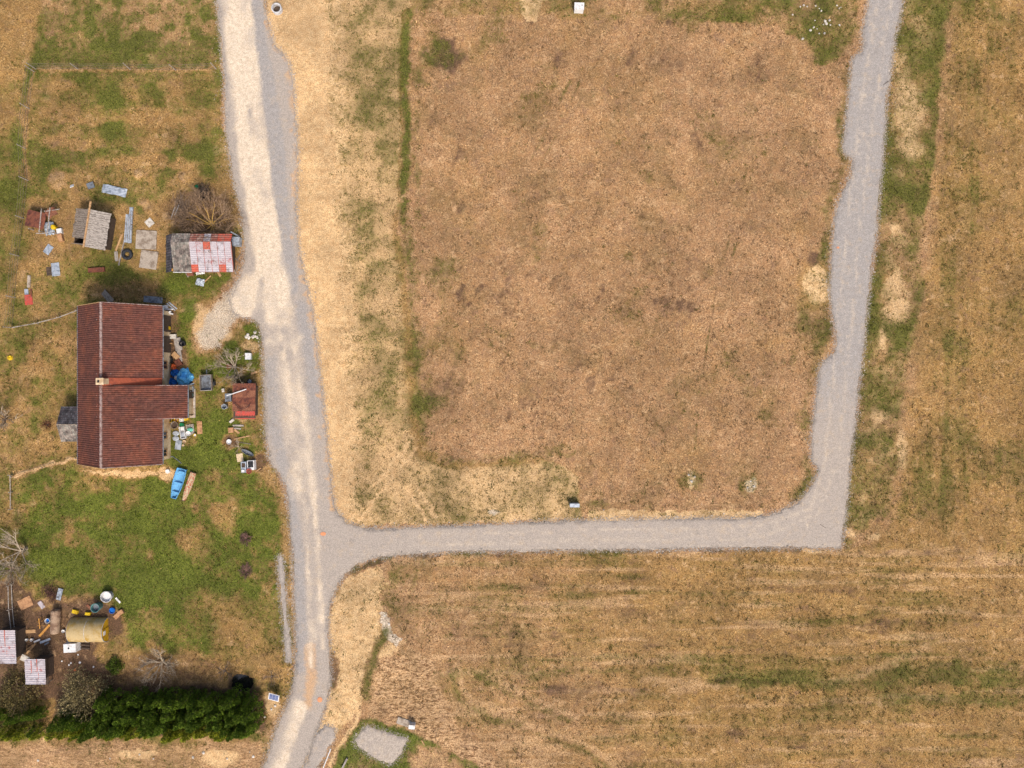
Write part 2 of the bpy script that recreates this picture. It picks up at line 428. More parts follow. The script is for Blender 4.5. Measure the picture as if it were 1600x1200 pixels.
    k = line([(545, 896), (570, 884), (610, 870)], 4, 3); put('green', k, .6); put('dark', k, .8); put('sand', k, .1)
    k = line([(625, 885), (605, 925), (632, 985)], 12, 14); put('green', k, .62); put('sand', k, .1)
    kk = poly([(590, 955), (606, 955), (612, 985), (632, 1000), (620, 1012), (604, 1000), (596, 980)], 4, True); put('gravel', kk, .9); put('sand', kk, .3); put('green', kk, .15)
    for pts in ([(590, 898), (560, 918), (530, 935)], [(612, 905), (575, 925), (535, 960)], [(600, 920), (560, 945), (520, 1000)]): put('sand', line(pts, 1.2, 2), 1)
    k = line([(605, 985), (590, 1010), (580, 1040), (572, 1080), (578, 1100)], 6, 6); put('green', k, .72); put('sand', k, 0)
    k = poly([(592, 1030), (640, 1010), (680, 1030), (690, 1080), (720, 1150), (790, 1200), (700, 1200), (620, 1130), (575, 1120), (580, 1080)], 10); put('lay', k, .9); put('green', k, .06); put('sand', k, .25); put('ochre', k, .3)
    k = poly([(552, 1130), (575, 1122), (600, 1128), (640, 1142), (680, 1160), (740, 1192), (800, 1230), (540, 1240), (515, 1200)], 5, True); put('green', k, .92); put('lush', k, .8); put('sand', k, .1); put('lay', k, 0); put('dark', k, 0)
    k = poly([(655, 1165), (700, 1178), (720, 1200), (735, 1240), (640, 1240), (638, 1190)], 7); put('green', k, .2); put('sand', k, .5)
    k = line([(512, 1200), (540, 1150), (562, 1115)], 5, 5); put('sand', k, .7); put('green', k, .25)
    # ---- west side: gardens
    W = sd_line(x, y, [(0, 0), (1, 0)]) * 0 + (x < 470)
    k = poly([(-900, -400), (338, -400), (345, 60), (353, 200), (370, 300), (382, 380), (330, 490), (325, 530), (400, 498), (412, 570), (418, 700), (452, 800), (462, 1000), (455, 1090), (400, 1240), (300, 1700), (-900, 1700)], 3)
    west = k
    put('green', k, .50 + .3 * sstep(.45, .62, n1)); put('sand', k, .25 * sstep(.5, .6, n2)); put('ochre', k, .9); put('dark', k, .0); put('lush', k, .5)
    k = poly([(60, -200), (335, -200), (340, 102), (55, 104), (65, 40)], 6); put('green', k, .42 + .3 * sstep(.48, .6, fbm(x / 14, y / 14, 1, 3))); put('sand', k, .4); put('ochre', k, .4); put('lush', k, .5)
    k = line([(60, 90), (150, 92), (230, 82), (330, 92)], 9, 12, False); put('green', k, .6)
    k = poly([(-900, -300), (52, -300), (62, 40), (44, 130), (-900, 180)], 10); put('green', k, .2); put('ochre', k, 1); put('sand', k, .25)
    k = line([(68, 20), (55, 95), (38, 150), (26, 190), (30, 250)], 8, 7); put('green', k, .85); put('lush', k, .6); put('sand', k, 0)
    k = line([(60, 109), (200, 109), (335, 108)], 2.5, 3); put('sand', k, .55); put('green', k, .1); put('dark', k, .4)
    k = line([(53, 110), (46, 160), (40, 190), (38, 240), (44, 280)], 2.2, 3); put('sand', k, .5); put('green', k, .1); put('dark', k, .4)
    for a in ((120, 155, 60, 12), (280, 160, 60, 10), (310, 208, 18, 12), (180, 235, 30, 9), (270, 240, 25, 10)): put('green', ell(wx, wy, *a), .68)
    for a in ((150, 180, 80, 14), (240, 185, 60, 12), (110, 222, 40, 10), (220, 255, 80, 8)): put('green', ell(wx, wy, *a) * .8, .16)
    for cx, cy, rx, ry, hh in MOUNDS[:9]:
        kk = ell(fx, fy, cx, cy, rx * 1.1, ry * 1.1); put('sand', kk, .55); put('green', kk, .02); put('dark', kk, .5)
    k = ell(wx, wy, 345, 235, 18, 10); put('sand', k, .6); put('dark', k, .4)
    # around the sheds
    k = poly([(45, 315), (105, 310), (250, 330), (255, 430), (215, 425), (170, 400), (100, 420), (50, 400)], 8); put('dark', k, .35); put('green', k, .3); put('sand', k, .25)
    k = ell(wx, wy, 310, 330, 62, 40); put('dark', k, .65); put('green', k, .12)
    k = ell(wx, wy, 130, 398, 40, 16); put('green', k, .62)
    k = ell(wx, wy, 308, 445, 50, 18); put('green', k, .95); put('lush', k, .9); put('sand', k, 0)
    k = poly([(-100, 400), (118, 400), (122, 480), (118, 720), (-100, 760)], 15); put('green', k, .4 + .2 * sstep(.5, .6, n2)); put('ochre', k, .85); put('sand', k, .2)
    k = line([(112, 480), (112, 600), (112, 720)], 6, 6); put('green', k, .5); put('dark', k, .4)  # house shadow along its west side, painted as darker green ground
    k = poly([(120, 440), (240, 445), (250, 470), (125, 472)], 8); put('dark', k, .5); put('green', k, .4)  # shadow north of the house, painted dark into the ground
    # yard east of the house and big lawn
    k = poly([(262, 500), (300, 470), (330, 480), (322, 530), (345, 530), (368, 505), (400, 503), (410, 560), (414, 700), (430, 745), (440, 800), (440, 900), (445, 1000), (330, 1040), (200, 1000), (180, 930), (60, 900), (20, 820), (20, 745), (120, 735), (262, 735)], 10)
    put('green', k, .84 - .35 * sstep(.52, .68, n2)); put('lush', k, .85); put('sand', k, .05); put('dark', k, 0); put('ochre', k, .9)
    for a in ((230, 760, 60, 10), (140, 800, 50, 12), (290, 560, 14, 50), (320, 650, 25, 60), (300, 700, 40, 25), (90, 880, 60, 26), (260, 900, 50, 40), (230, 830, 25, 30)): put('green', ell(wx, wy, *a) * .8, 1.0)
    for a in ((110, 770, 60, 9), (220, 870, 20, 30), (330, 740, 16, 12), (180, 790, 26, 7)): put('green', ell(wx, wy, *a) * .7, .5)
    for a in ((352, 800, 24, 16), (310, 848, 26, 30), (285, 840, 14, 14), (350, 815, 20, 18)): kk = ell(fx, fy, *a) * .85; put('green', kk, .3); put('sand', kk, .35)
    k = line([(420, 740), (440, 775), (448, 830), (448, 866)], 10, 8); put('green', k, .34); put('sand', k, .45)
    k = line([(454, 866), (457, 930), (459, 1030)], 3, 3); put('green', k, .3); put('sand', k, .6)
    k = poly([(300, 920), (440, 940), (448, 1060), (430, 1120), (395, 1075), (330, 1050), (320, 980)], 14); put('green', k, .36); put('ochre', k, .95); put('lush', k, .5); put('sand', k, .15)
    k = ell(wx, wy, 285, 975, 50, 28); put('green', k * .7, .75)
    k = poly([(120, 735), (262, 733), (262, 742), (200, 748), (140, 740)], 4, True); put('sand', k, .75); put('green', k, .1); put('dark', k, .3)
    k = ell(fx, fy, 262, 742, 14, 13); put('sand', k, .7); put('green', k, .05); put('dark', k, .3)
    k = ell(wx, wy, 345, 525, 16, 12); put('sand', k, .7); put('pale', k, .5); put('green', k, .2)
    k = ell(wx, wy, 322, 505, 18, 28, 20); put('sand', k, .75); put('green', k, .2); put('pale', k, .4)
    k = ell(wx, wy, 300, 480, 24, 8); put('sand', k, .6); put('ochre', k, 1); put('green', k, .2)
    k = ell(fx, fy, 392, 540, 16, 12); put('sand', k, .6); put('green', k, .3); put('dark', k, .2)
    k = poly([(254, 480), (275, 480), (290, 530), (298, 600), (254, 600)], 5); put('dark', k, .7); put('green', k, .2); put('sand', k, .3)
    k = poly([(256, 655), (300, 655), (312, 690), (285, 702), (256, 700)], 5); put('dark', k, .45); put('green', k, .5)
    k = poly([(362, 592), (404, 592), (404, 660), (362, 660)], 6); put('dark', k, .5); put('green', k, .35)
    k = ell(fx, fy, 360, 688, 12, 12); put('dark', k, .7); put('green', k, .1); put('sand', k, .4)
    k = ell(fx, fy, 405, 722, 16, 14); put('dark', k, .8); put('green', k, .15)
    k = line([(22, 745), (70, 728), (120, 716)], 3, 4); put('sand', k, .8); put('green', k, .1)
    k = line([(300, 470), (285, 520), (293, 545)], 8, 10); put('green', k, .85); put('lush', k, .9)
    k = cov(sd_line(fx, fy, [(392, 455), (362, 474), (340, 502), (324, 532)]) - 20, 16); put('sand', k, .75); put('green', k, .06); put('dark', k, .2); put('gravel', k, .55); put('ochre', k, 0)
    k = cov(sd_line(fx, fy, [(400, 452), (372, 468), (348, 496), (330, 524)]) - 19, 18); put('gravel', k, .85); put('dark', k, 0); put('green', k, 0)
    k = cov(sd_line(fx, fy, [(352, 486), (336, 512)]) - 8, 10); put('gravel', k * .8, .6)
    # lower left garden soil
    k = poly([(-400, 905), (20, 905), (60, 935), (150, 932), (182, 950), (196, 985), (165, 1005), (150, 1030), (205, 1045), (230, 1072), (95, 1090), (-400, 1090)], 8); put('dark', k, .92); put('green', k, .06); put('sand', k, .15); put('lush', k, .2)
    k = line([(60, 950), (110, 936), (150, 925)], 6, 7); put('sand', k, .5); put('dark', k, .5)
    k = poly([(185, 1020), (300, 1010), (345, 1040), (330, 1070), (180, 1075)], 12); put('dark', k, .6); put('green', k, .2)
    k = ell(fx, fy, 181, 1040, 14, 11); put('green', k, .95); put('dark', k, 0)
    k = line([(95, 1115), (82, 1135), (68, 1160)], 5, 5); put('sand', k, .8); put('green', k, .1)
    k = poly([(-400, 1160), (410, 1160), (425, 1120), (445, 1110), (400, 1240), (300, 1700), (-400, 1700)], 10); put('green', k, .26); put('sand', k, .4); put('dark', k, .35); put('ochre', k, .4); put('lay', k, .5)
    k = ell(fx, fy, 345, 1184, 28, 13); put('sand', k, .95); put('green', k, .05); put('ochre', k, .9); put('dark', k, 0)
    k = ell(fx, fy, 215, 1178, 30, 6); put('sand', k, .9); put('green', k, .05)
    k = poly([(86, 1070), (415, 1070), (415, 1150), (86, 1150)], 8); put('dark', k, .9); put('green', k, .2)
    k = ell(wx, wy, 425, 1105, 14, 20); put('sand', k, .7); put('green', k, .15)
    d = sd_poly(x, y, POND); put('dark', cov(d - 3, 5), 1.0); put('green', cov(d - 3, 5), .1)
    far = sstep(100, 500, np.maximum(np.abs(x - 800) - 850, np.abs(y - 600) - 650))
    put('green', far, .25 + .35 * sstep(.45, .6, fbm(x / 900, y / 900, 2, 3))); put('sand', far, 0); put('ochre', far, .7); put('dark', far, .1)
    br = fbm(x / 30, y / 30, 1, 5) - .5; b2 = fbm(x / 90 + 40, y / 90, 6, 4) - .5
    calm = cov(sd_poly(x, y, [(640, 872), (1290, 862), (1440, 700), (1480, -200), (4000, -200), (4000, 3000), (640, 3000)]), 20)
    veg = sstep(.02, .3, m[0]) * (1 - .6 * m[1]) * (1 - .6 * calm)
    m[0] = m[0] + veg * (br * 1.1 + b2 * .8) + calm * (fbm(x / 140, y / 12, 3, 4) - .5) * .5 * sstep(850, 900, y)
    m[0] = np.maximum(m[0], seam * (.45 + 1.1 * fbm(x / 10, y / 10, 6, 3))); m[1] = m[1] * (1 - sstep(.2, .5, seam))
    m[2] = m[2] + (streaks(x, y) - .5) * .55 * (1 - m[1]) * (1 - west)
    m[2] = m[2] + ((fbm(x / 25 + 7, y / 25, 3, 4) - .5) * .7 + .06) * (1 - .7 * west)
    m[2] = np.maximum(m[2], trk * .72)
    m[2] *= (1 - .85 * sstep(.6, .95, m[1]))
    m[3] = m[3] + b2 * .7
    return np.clip(m, 0, 1)

def axis(a, b, step, far):
    core = np.arange(a, b + step / 2, step); out = []; d = step
    p = core[-1]
    while p < far: d *= 1.35; p += d; out.append(p)
    out2 = []; d = step; p = core[0]
    while p > -far: d *= 1.35; p -= d; out2.append(p)
    return np.concatenate([out2[::-1], core, out])

def add_masks(me, px, py):
    mk = masks(px, py).astype(np.float32)
    for nm, idx in (('mA', (0, 1, 2, 3)), ('mB', (4, 5, 6, 7))):
        a = me.color_attributes.new(nm, 'FLOAT_COLOR', 'POINT')
        a.data.foreach_set('color', np.stack([mk[i] for i in idx], -1).ravel())
    return mk

def build_ground():
    ax = axis(-66.0, 66.0, .2, 2500); ay = axis(-51.0, 51.0, .2, 2500)
    X, Y = np.meshgrid(ax, ay)
    px = X.ravel() / S + 800; py = 600 - Y.ravel() / S
    Z = gheight(px, py)
    nx, ny = len(ax), len(ay)
    co = np.stack([X.ravel(), Y.ravel(), Z], -1).astype(np.float32)
    i = np.arange(nx * ny).reshape(ny, nx)
    q = np.stack([i[:-1, :-1], i[:-1, 1:], i[1:, 1:], i[1:, :-1]], -1).reshape(-1, 4)
    me = bpy.data.meshes.new('ground')
    me.vertices.add(len(co)); me.vertices.foreach_set('co', co.ravel())
    me.loops.add(q.size); me.loops.foreach_set('vertex_index', q.ravel().astype(np.int32))
    me.polygons.add(len(q)); me.polygons.foreach_set('loop_start', np.arange(0, q.size, 4, dtype=np.int32)); me.polygons.foreach_set('loop_total', np.full(len(q), 4, np.int32))
    me.update(calc_edges=True); me.validate()
    me.polygons.foreach_set('use_smooth', np.ones(len(q), bool))
    add_masks(me, px, py)
    o = bpy.data.objects.new('ground', me); COL.objects.link(o); o['kind'] = 'structure'
    me.materials.append(ground_material())
    return o

C_STRAW = T(172, 129, 89); C_STRAW_D = T(104, 74, 50); C_STRAW_L = T(214, 175, 131)
C_OCHRE = T(162, 122, 70); C_OCHRE_D = T(98, 74, 40); C_OCHRE_L = T(202, 164, 106)
C_SAND = T(224, 190, 142); C_SAND_D = T(202, 162, 114)
C_GREEN = T(108, 100, 46); C_GREEN_D = T(62, 62, 28); C_LUSH = T(110, 124, 38); C_LUSH_D = T(60, 80, 18)
C_SOIL = T(112, 84, 64); C_SOIL_D = T(78, 58, 46); C_GRAV = T(176, 168, 164)

def ground_material():
    k = NT('ground_cover')
    a = k.attr('mA'); b = k.attr('mB')
    s = k.sep(a.outputs['Color']); G, SA, DK = s[0], s[1], s[2]; OC = a.outputs['Alpha']
    s = k.sep(b.outputs['Color']); GR, LU, LAY = s[0], s[1], s[2]; PA = b.outputs['Alpha']
    n_big = k.noise(.35, 4, .6); n_mid = k.noise(1.5, 5, .65); n_fine = k.noise(5.0, 4, .7); n_dot = k.noise(9.0, 3, .75, off=13)
    n_lay = k.noise(3.0, 4, .6, stretch=(.5, 1.6, 1), dist=1.2)
    straw = k.mix(k.ramp(n_fine, .3, .7), C_STRAW_D, C_STRAW_L)
    straw = k.mix(k.ramp(n_mid, .3, .65, 0, .8), straw, C_STRAW)
    och = k.mix(k.ramp(n_fine, .3, .7), C_OCHRE_D, C_OCHRE_L)
    och = k.mix(k.ramp(n_mid, .3, .65, 0, .8), och, C_OCHRE)
    base = k.mix(k.ramp(k.math('ADD', OC, k.math('MULTIPLY', k.math('SUBTRACT', n_big, .5), .8)), .05, .95), straw, och)
    base = k.mix(k.math('MULTIPLY', PA, k.ramp(n_fine, .35, .6)), base, C_STRAW_L)
    base = k.mix(k.math('MULTIPLY', LAY, k.ramp(n_lay, .42, .6)), base, C_STRAW_L)
    base = k.mix(k.math('MULTIPLY', LAY, k.ramp(n_lay, .5, .36)), base, C_STRAW_D)
    # bare sand
    sand = k.mix(k.ramp(n_mid, .3, .7), C_SAND, C_SAND_D)
    sand = k.mix(k.ramp(n_fine, .3, .75, 0, .35), sand, C_SAND_D)
    sf = k.math('ADD', SA, k.math('MULTIPLY', k.math('SUBTRACT', k.math('ADD', k.math('MULTIPLY', n_mid, .6), k.math('MULTIPLY', n_fine, .4)), .5), 1.5))
    base = k.mix(k.ramp(sf, .42, .66), base, sand)
    # dark humus, dead thatch, and shade painted beside the house and side road
    soil = k.mix(k.ramp(n_fine, .3, .7), C_SOIL_D, C_SOIL)
    df = k.math('ADD', DK, k.math('MULTIPLY', k.math('SUBTRACT', k.math('ADD', k.math('MULTIPLY', n_mid, .5), k.math('MULTIPLY', n_fine, .5)), .5), 1.8))
    base = k.mix(k.ramp(df, .35, .85, 0, .92), base, soil)
    grav = k.mix(k.ramp(n_dot, .3, .7), T(190, 171, 148), T(220, 202, 178))
    base = k.mix(k.ramp(k.math('ADD', GR, k.math('SUBTRACT', n_fine, .5)), .4, .7), base, grav)
    n_q = k.noise(.28, 5, .7, off=41)
    base = k.mix(k.math('MULTIPLY', k.ramp(n_q, .5, .66, 0, .45), k.math('SUBTRACT', 1.0, SA)), base, T(132, 108, 70))
    # dead thatch patches and bleached patches
    n_p = k.noise(.9, 5, .7, off=21)
    base = k.mix(k.math('MULTIPLY', k.ramp(n_p, .54, .68, 0, .55), k.math('SUBTRACT', 1.0, SA)), base, T(138, 106, 84))
    base = k.mix(k.math('MULTIPLY', k.ramp(n_p, .44, .32, 0, .5), k.math('SUBTRACT', 1.0, SA)), base, C_STRAW_L)
    # green growth
    g1 = k.mix(k.ramp(n_fine, .3, .7), C_GREEN_D, C_GREEN)
    g2 = k.mix(k.ramp(n_fine, .3, .7), C_LUSH_D, C_LUSH)
    gc = k.mix(LU, g1, g2)
    nn = k.math('ADD', k.math('MULTIPLY', n_mid, .35), k.math('ADD', k.math('MULTIPLY', n_fine, .35), k.math('MULTIPLY', n_dot, .3)))
    gf = k.math('ADD', G, k.math('MULTIPLY', k.math('SUBTRACT', nn, .5), 2.6))
    base = k.mix(k.ramp(gf, .25, .95, 0, .92), base, gc)
    # overall tone drift
    base = k.mix(1.0, base, k.ramp(k.noise(.22, 5, .65, off=5), .3, .7, .78, 1.16), 'MULTIPLY')
    base = k.mix(1.0, base, k.ramp(n_dot, .32, .68, .55, 1.35), 'MULTIPLY')
    h = k.math('ADD', k.math('MULTIPLY', n_fine, .6), k.math('MULTIPLY', n_dot, .4))
    k.bump(h, .7, .12)
    return k.done(base, .95)

# ------------------------------------------------------------------ roads: raised gravel sheets with ragged edges
def road_mesh(name, poly, mat, paint, step=.45, z=.03, rag=1.5):
    pts = []
    n = len(poly)
    for (ax, ay), (bx, by) in zip(poly, poly[1:] + poly[:1]):
        L = math.hypot(bx - ax, by - ay); c = max(1, int(L / 2.5))
        for i in range(c):
            t = i / c; pts.append((ax + (bx - ax) * t, ay + (by - ay) * t))
    pa = np.array(pts)
    pa[:, 0] += (fbm(pa[:, 0] / 5, pa[:, 1] / 5, 1, 4) - .5) * 2 * rag * 2.2
    pa[:, 1] += (fbm(pa[:, 0] / 6 + 9, pa[:, 1] / 6, 2, 3) - .5) * 2 * rag * 2.2
    nb = len(pa)
    x0, y0 = pa.min(0); x1, y1 = pa.max(0); st = step / S
    gx, gy = np.meshgrid(np.arange(x0, x1, st), np.arange(y0, y1, st))
    gx = gx.ravel() + rng.uniform(-.25, .25, gx.size) * st; gy = gy.ravel() + rng.uniform(-.25, .25, gy.size) * st
    d = sd_poly(gx, gy, [tuple(p) for p in pa])
    ins = d < -2.0
    allp = np.concatenate([pa, np.stack([gx[ins], gy[ins]], -1)])
    vs = [Vector(((p[0] - 800) * S, (600 - p[1]) * S)) for p in allp]
    es = [(i, (i + 1) % nb) for i in range(nb)]
    ov, oe, of, _, _, _ = geometry.delaunay_2d_cdt(vs, es, [], 1, 1e-5)
    nv = len(ov)
    co = np.array([(v.x, v.y) for v in ov])
    qx = co[:, 0] / S + 800; qy = 600 - co[:, 1] / S
    dd = -sd_poly(qx, qy, [tuple(p) for p in pa])
    zz = z * sstep(0, 7, dd) - .012 + (fbm(qx / 12, qy / 12, 3, 3) - .5) * .02
    verts = [(co[i, 0], co[i, 1], zz[i]) for i in range(nv)]
    faces = []
    for f in of:
        a = Vector(verts[f[0]]); bb = Vector(verts[f[1]]); c = Vector(verts[f[2]])
        faces.append(tuple(f) if (bb - a).cross(c - a).z > 0 else tuple(reversed(f)))
    # skirt
    cnt = {}
    for f in faces:
        for u, w in zip(f, f[1:] + f[:1]): cnt[(u, w)] = 1
    for (u, w) in list(cnt):
        if (w, u) not in cnt:
            b = len(verts); verts.append((co[u, 0], co[u, 1], -.2)); verts.append((co[w, 0], co[w, 1], -.2)); faces.append((w, u, b, b + 1))
    me = bpy.data.meshes.new(name); me.from_pydata(verts, [], faces)
    va = np.array(verts); mk = paint(va[:, 0] / S + 800, 600 - va[:, 1] / S, )
    a = me.color_attributes.new('mA', 'FLOAT_COLOR', 'POINT')
    a.data.foreach_set('color', np.stack(mk, -1).astype(np.float32).ravel())
    me.polygons.foreach_set('use_smooth', [True] * len(me.polygons))
    me.materials.append(mat); me.update()
    o = bpy.data.objects.new(name, me); COL.objects.link(o); o['kind'] = 'structure'
    return o

def road_material():
    k = NT('road_gravel')
    a = k.attr('mA'); s = k.sep(a.outputs['Color']); PALE, BLUE, BROWN = s[0], s[1], s[2]
    n_big = k.noise(.5, 4, .6); n_mid = k.noise(2.2, 5, .65); n_dot = k.noise(5.5, 4, .8); n_st = k.noise(11, 3, .8, off=3)
    base = k.mix(k.ramp(n_mid, .3, .7), T(168, 156, 145), T(176, 164, 152))
    blue = k.mix(k.ramp(n_mid, .3, .7), T(154, 147, 142), T(168, 161, 155))
    pale = k.mix(k.ramp(n_mid, .3, .7), T(232, 213, 188), T(204, 184, 160))
    def w(x, a_, b_): return k.ramp(k.math('ADD', x, k.math('MULTIPLY', k.math('SUBTRACT', k.math('ADD', k.math('MULTIPLY', n_mid, .7), k.math('MULTIPLY', n_big, .3)), .5), 1.2)), a_, b_)
    base = k.mix(w(BLUE, .3, .8), base, blue)
    base = k.mix(w(BROWN, .3, .8), base, T(196, 160, 124))
    base = k.mix(w(PALE, .15, 1.0), base, pale)
    base = k.mix(k.ramp(k.noise(1.1, 5, .7, off=8), .52, .7, 0, .35), base, T(196, 172, 142))
    base = k.mix(k.ramp(k.noise(.7, 5, .7, off=18), .55, .7, 0, .3), base, T(132, 124, 118))
    base = k.mix(1.0, base, k.ramp(n_dot, .32, .68, .84, 1.14), 'MULTIPLY')
    base = k.mix(1.0, base, k.ramp(n_st, .34, .66, .72, 1.26), 'MULTIPLY')
    k.bump(n_st, .3, .03)
    return k.done(base, .95)

def paint_main(x, y):
    fx = x + (fbm(x / 9, y / 30, 2, 3) - .5) * 5
    fy = y + (fbm(x / 14, y / 14, 5, 3) - .5) * 14
    def line(pts, w, soft): return cov(sd_line(fx, fy, pts) - w, soft)
    pale = line([(366, -90), (370, 0), (378, 80), (385, 160), (394, 240), (405, 310), (416, 380), (428, 450), (434, 490)], 24, 8)
    pale = np.maximum(pale, .95 * line([(425, 445), (395, 458), (365, 478), (335, 512)], 30, 14))
    pale = np.maximum(pale, line([(430, 450), (438, 500), (446, 560), (455, 640), (462, 700), (468, 760)], 6, 8) * .75)
    pale = np.maximum(pale, line([(450, 480), (462, 560), (474, 640), (482, 720), (490, 770)], 8, 9) * .7)
    pale = np.maximum(pale, line([(415, 535), (470, 530)], 7, 9) * .6)
    pale = np.maximum(pale, line([(468, 760), (476, 800), (480, 860), (482, 920), (484, 1000), (486, 1040)], 4, 5) * .8)
    pale = np.maximum(pale, line([(490, 770), (494, 830), (500, 900), (503, 980), (504, 1010)], 5, 5) * .85)
    pale = np.maximum(pale, line([(480, 900), (492, 1000)], 5, 8) * .55)
    pale = np.maximum(pale, line([(468, 1105), (455, 1140), (445, 1170), (430, 1210)], 12, 8) * .9)
    pale = np.maximum(pale, line([(430, 20), (440, 80), (470, 100)], 8, 12) * .4)
    blue = line([(398, -20), (404, 60), (418, 130), (432, 220), (436, 300), (444, 380), (456, 450)], 13, 9)
    blue = np.maximum(blue, line([(425, 560), (430, 680), (446, 740), (465, 850), (470, 960), (470, 1040)], 12, 8) * .75)
    blue = np.maximum(blue, line([(470, 480), (485, 560), (492, 640)], 12, 10) * .8)
    blue = np.maximum(blue, line([(452, 760), (462, 900), (466, 1020)], 8, 6) * .9)
    brown = line([(448, 120), (455, 240)], 6, 10) * .4
    brown = np.maximum(brown, line([(408, 400), (412, 440)], 9, 10) * .45)
    brown = np.maximum(brown, line([(484, 1010), (488, 1060), (480, 1100)], 10, 8) * .75)
    brown = np.maximum(brown, line([(462, 1130), (448, 1180)], 4, 5) * .5)
    brown = np.maximum(brown, cov(np.hypot(fx - 452, fy - 1175) - 4, 4))
    brown = np.maximum(brown, line([(340, 500), (322, 530)], 8, 10) * .5)
    brown = np.maximum(brown, line([(475, 380), (486, 480), (498, 580)], 4, 5) * .5)
    rd = sd_line(x + (fbm(x / 7, y / 7, 3, 4) - .5) * 30, y, [(412, -20), (428, 70), (450, 92), (459, 130), (464, 200), (463, 320), (466, 380), (474, 420), (490, 490), (499, 570), (513, 705), (523, 795)])
    brown = np.maximum(brown, cov(rd - 5, 7) * .85)
    spots = np.zeros_like(x)
    for a in ((391, 172, 3), (380, 70, 3), (410, 440, 4), (440, 540, 4), (452, 555, 4), (443, 512, 3)):
        spots = np.maximum(spots, cov(np.hypot(fx - a[0], (fy - a[1]) * .6) - a[2], 2))
    pale = np.maximum(pale, .55 * line([(434, 480), (446, 540), (458, 640), (470, 760)], 22, 26))
    pale = pale * (.55 + .75 * sstep(.25, .7, fbm(x / 14, y / 34, 4, 4))) * (1 - .8 * spots)
    return pale, blue, brown, np.zeros_like(x)

def paint_side(x, y):
    fx = x + (fbm(x / 30, y / 30, 2, 3) - .5) * 8; fy = y + (fbm(x / 30, y / 30, 5, 3) - .5) * 8
    def line(pts, w, soft): return cov(sd_line(fx, fy, pts) - w, soft)
    pale = line([(590, 850), (900, 840), (1180, 832), (1270, 800), (1300, 720), (1315, 560), (1335, 330), (1355, 150), (1380, 0)], 5, 8) * .3
    for dx in (-11, 11): pale = np.maximum(pale, line([(640, 844 + dx * .8), (900, 838 + dx * .8), (1180, 832 + dx * .8), (1272 + dx * .5, 800 + dx * .5), (1300 + dx, 720), (1315 + dx, 560), (1335 + dx, 330), (1358 + dx, 150), (1382 + dx, 0)], 3, 4) * .5)
    pale = np.maximum(pale, .8 * np.maximum(cov(np.hypot(fx - 1262, fy - 822) - 3, 4), cov(np.hypot(fx - 1350, fy - 149) * .6 - 3, 4)))
    pale = np.maximum(pale, .9 * np.maximum(line([(1331, 670), (1330, 690)], 2, 2), line([(1325, 708), (1324, 716)], 2.5, 2)))
    pale = np.maximum(pale, .7 * line([(1372, 65), (1390, 66)], 1, 2))
    blue = sstep(860, 500, y) * sstep(1150, 1300, x) * .75
    return pale, blue, np.zeros_like(x) + .12 * sstep(1250, 1100, x), np.zeros_like(x)

def paint_roads(x, y):
    a = paint_main(x, y); b = paint_side(x, y); k = sstep(560, 640, x)
    return tuple(p * (1 - k) + q * k for p, q in zip(a, b))

# ------------------------------------------------------------------ build the setting
ground = build_ground()
RM = road_material()
road_mesh('gravel_road', MAIN_ROAD, RM, paint_roads)
flat0 = lambda x, y: (np.zeros_like(x) + .25, np.zeros_like(x) + .55, np.zeros_like(x), np.zeros_like(x))
road_mesh('gravel_strip', GRAVEL_STRIP, RM, flat0, z=.04)
road_mesh('gravel_pad', GRAVEL_PAD, RM, lambda x, y: (np.zeros_like(x) + .3, np.zeros_like(x) + .3, np.zeros_like(x), np.zeros_like(x)), z=.06)
road_mesh('gravel_verge', GRAVEL_VERGE, RM, lambda x, y: (np.zeros_like(x) + .2, np.zeros_like(x) + .5, .3 + np.zeros_like(x), np.zeros_like(x)), z=.03)
kw = NT('pond_water'); kw.bump(kw.noise(3, 3), .05, .02)
kw.bsdf.inputs['Specular IOR Level'].default_value = .5
pond_mat = kw.done((.012, .012, .010, 1), .08)
pw = MB()
pc = P(376, 1069); ring = [P(376 + 22 * math.cos(t), 1069 + 18 * math.sin(t)) for t in np.linspace(0, 2 * math.pi, 25)[:-1]]
pw.add([(pc.x, pc.y, -.45)] + [(q.x, q.y, -.45) for q in ring], [(0, i + 1, (i + 1) % 24 + 1) if False else (0, (i + 1) % 24 + 1, i + 1) for i in range(24)])
tag(pw.build('pond', pond_mat), kind='structure')

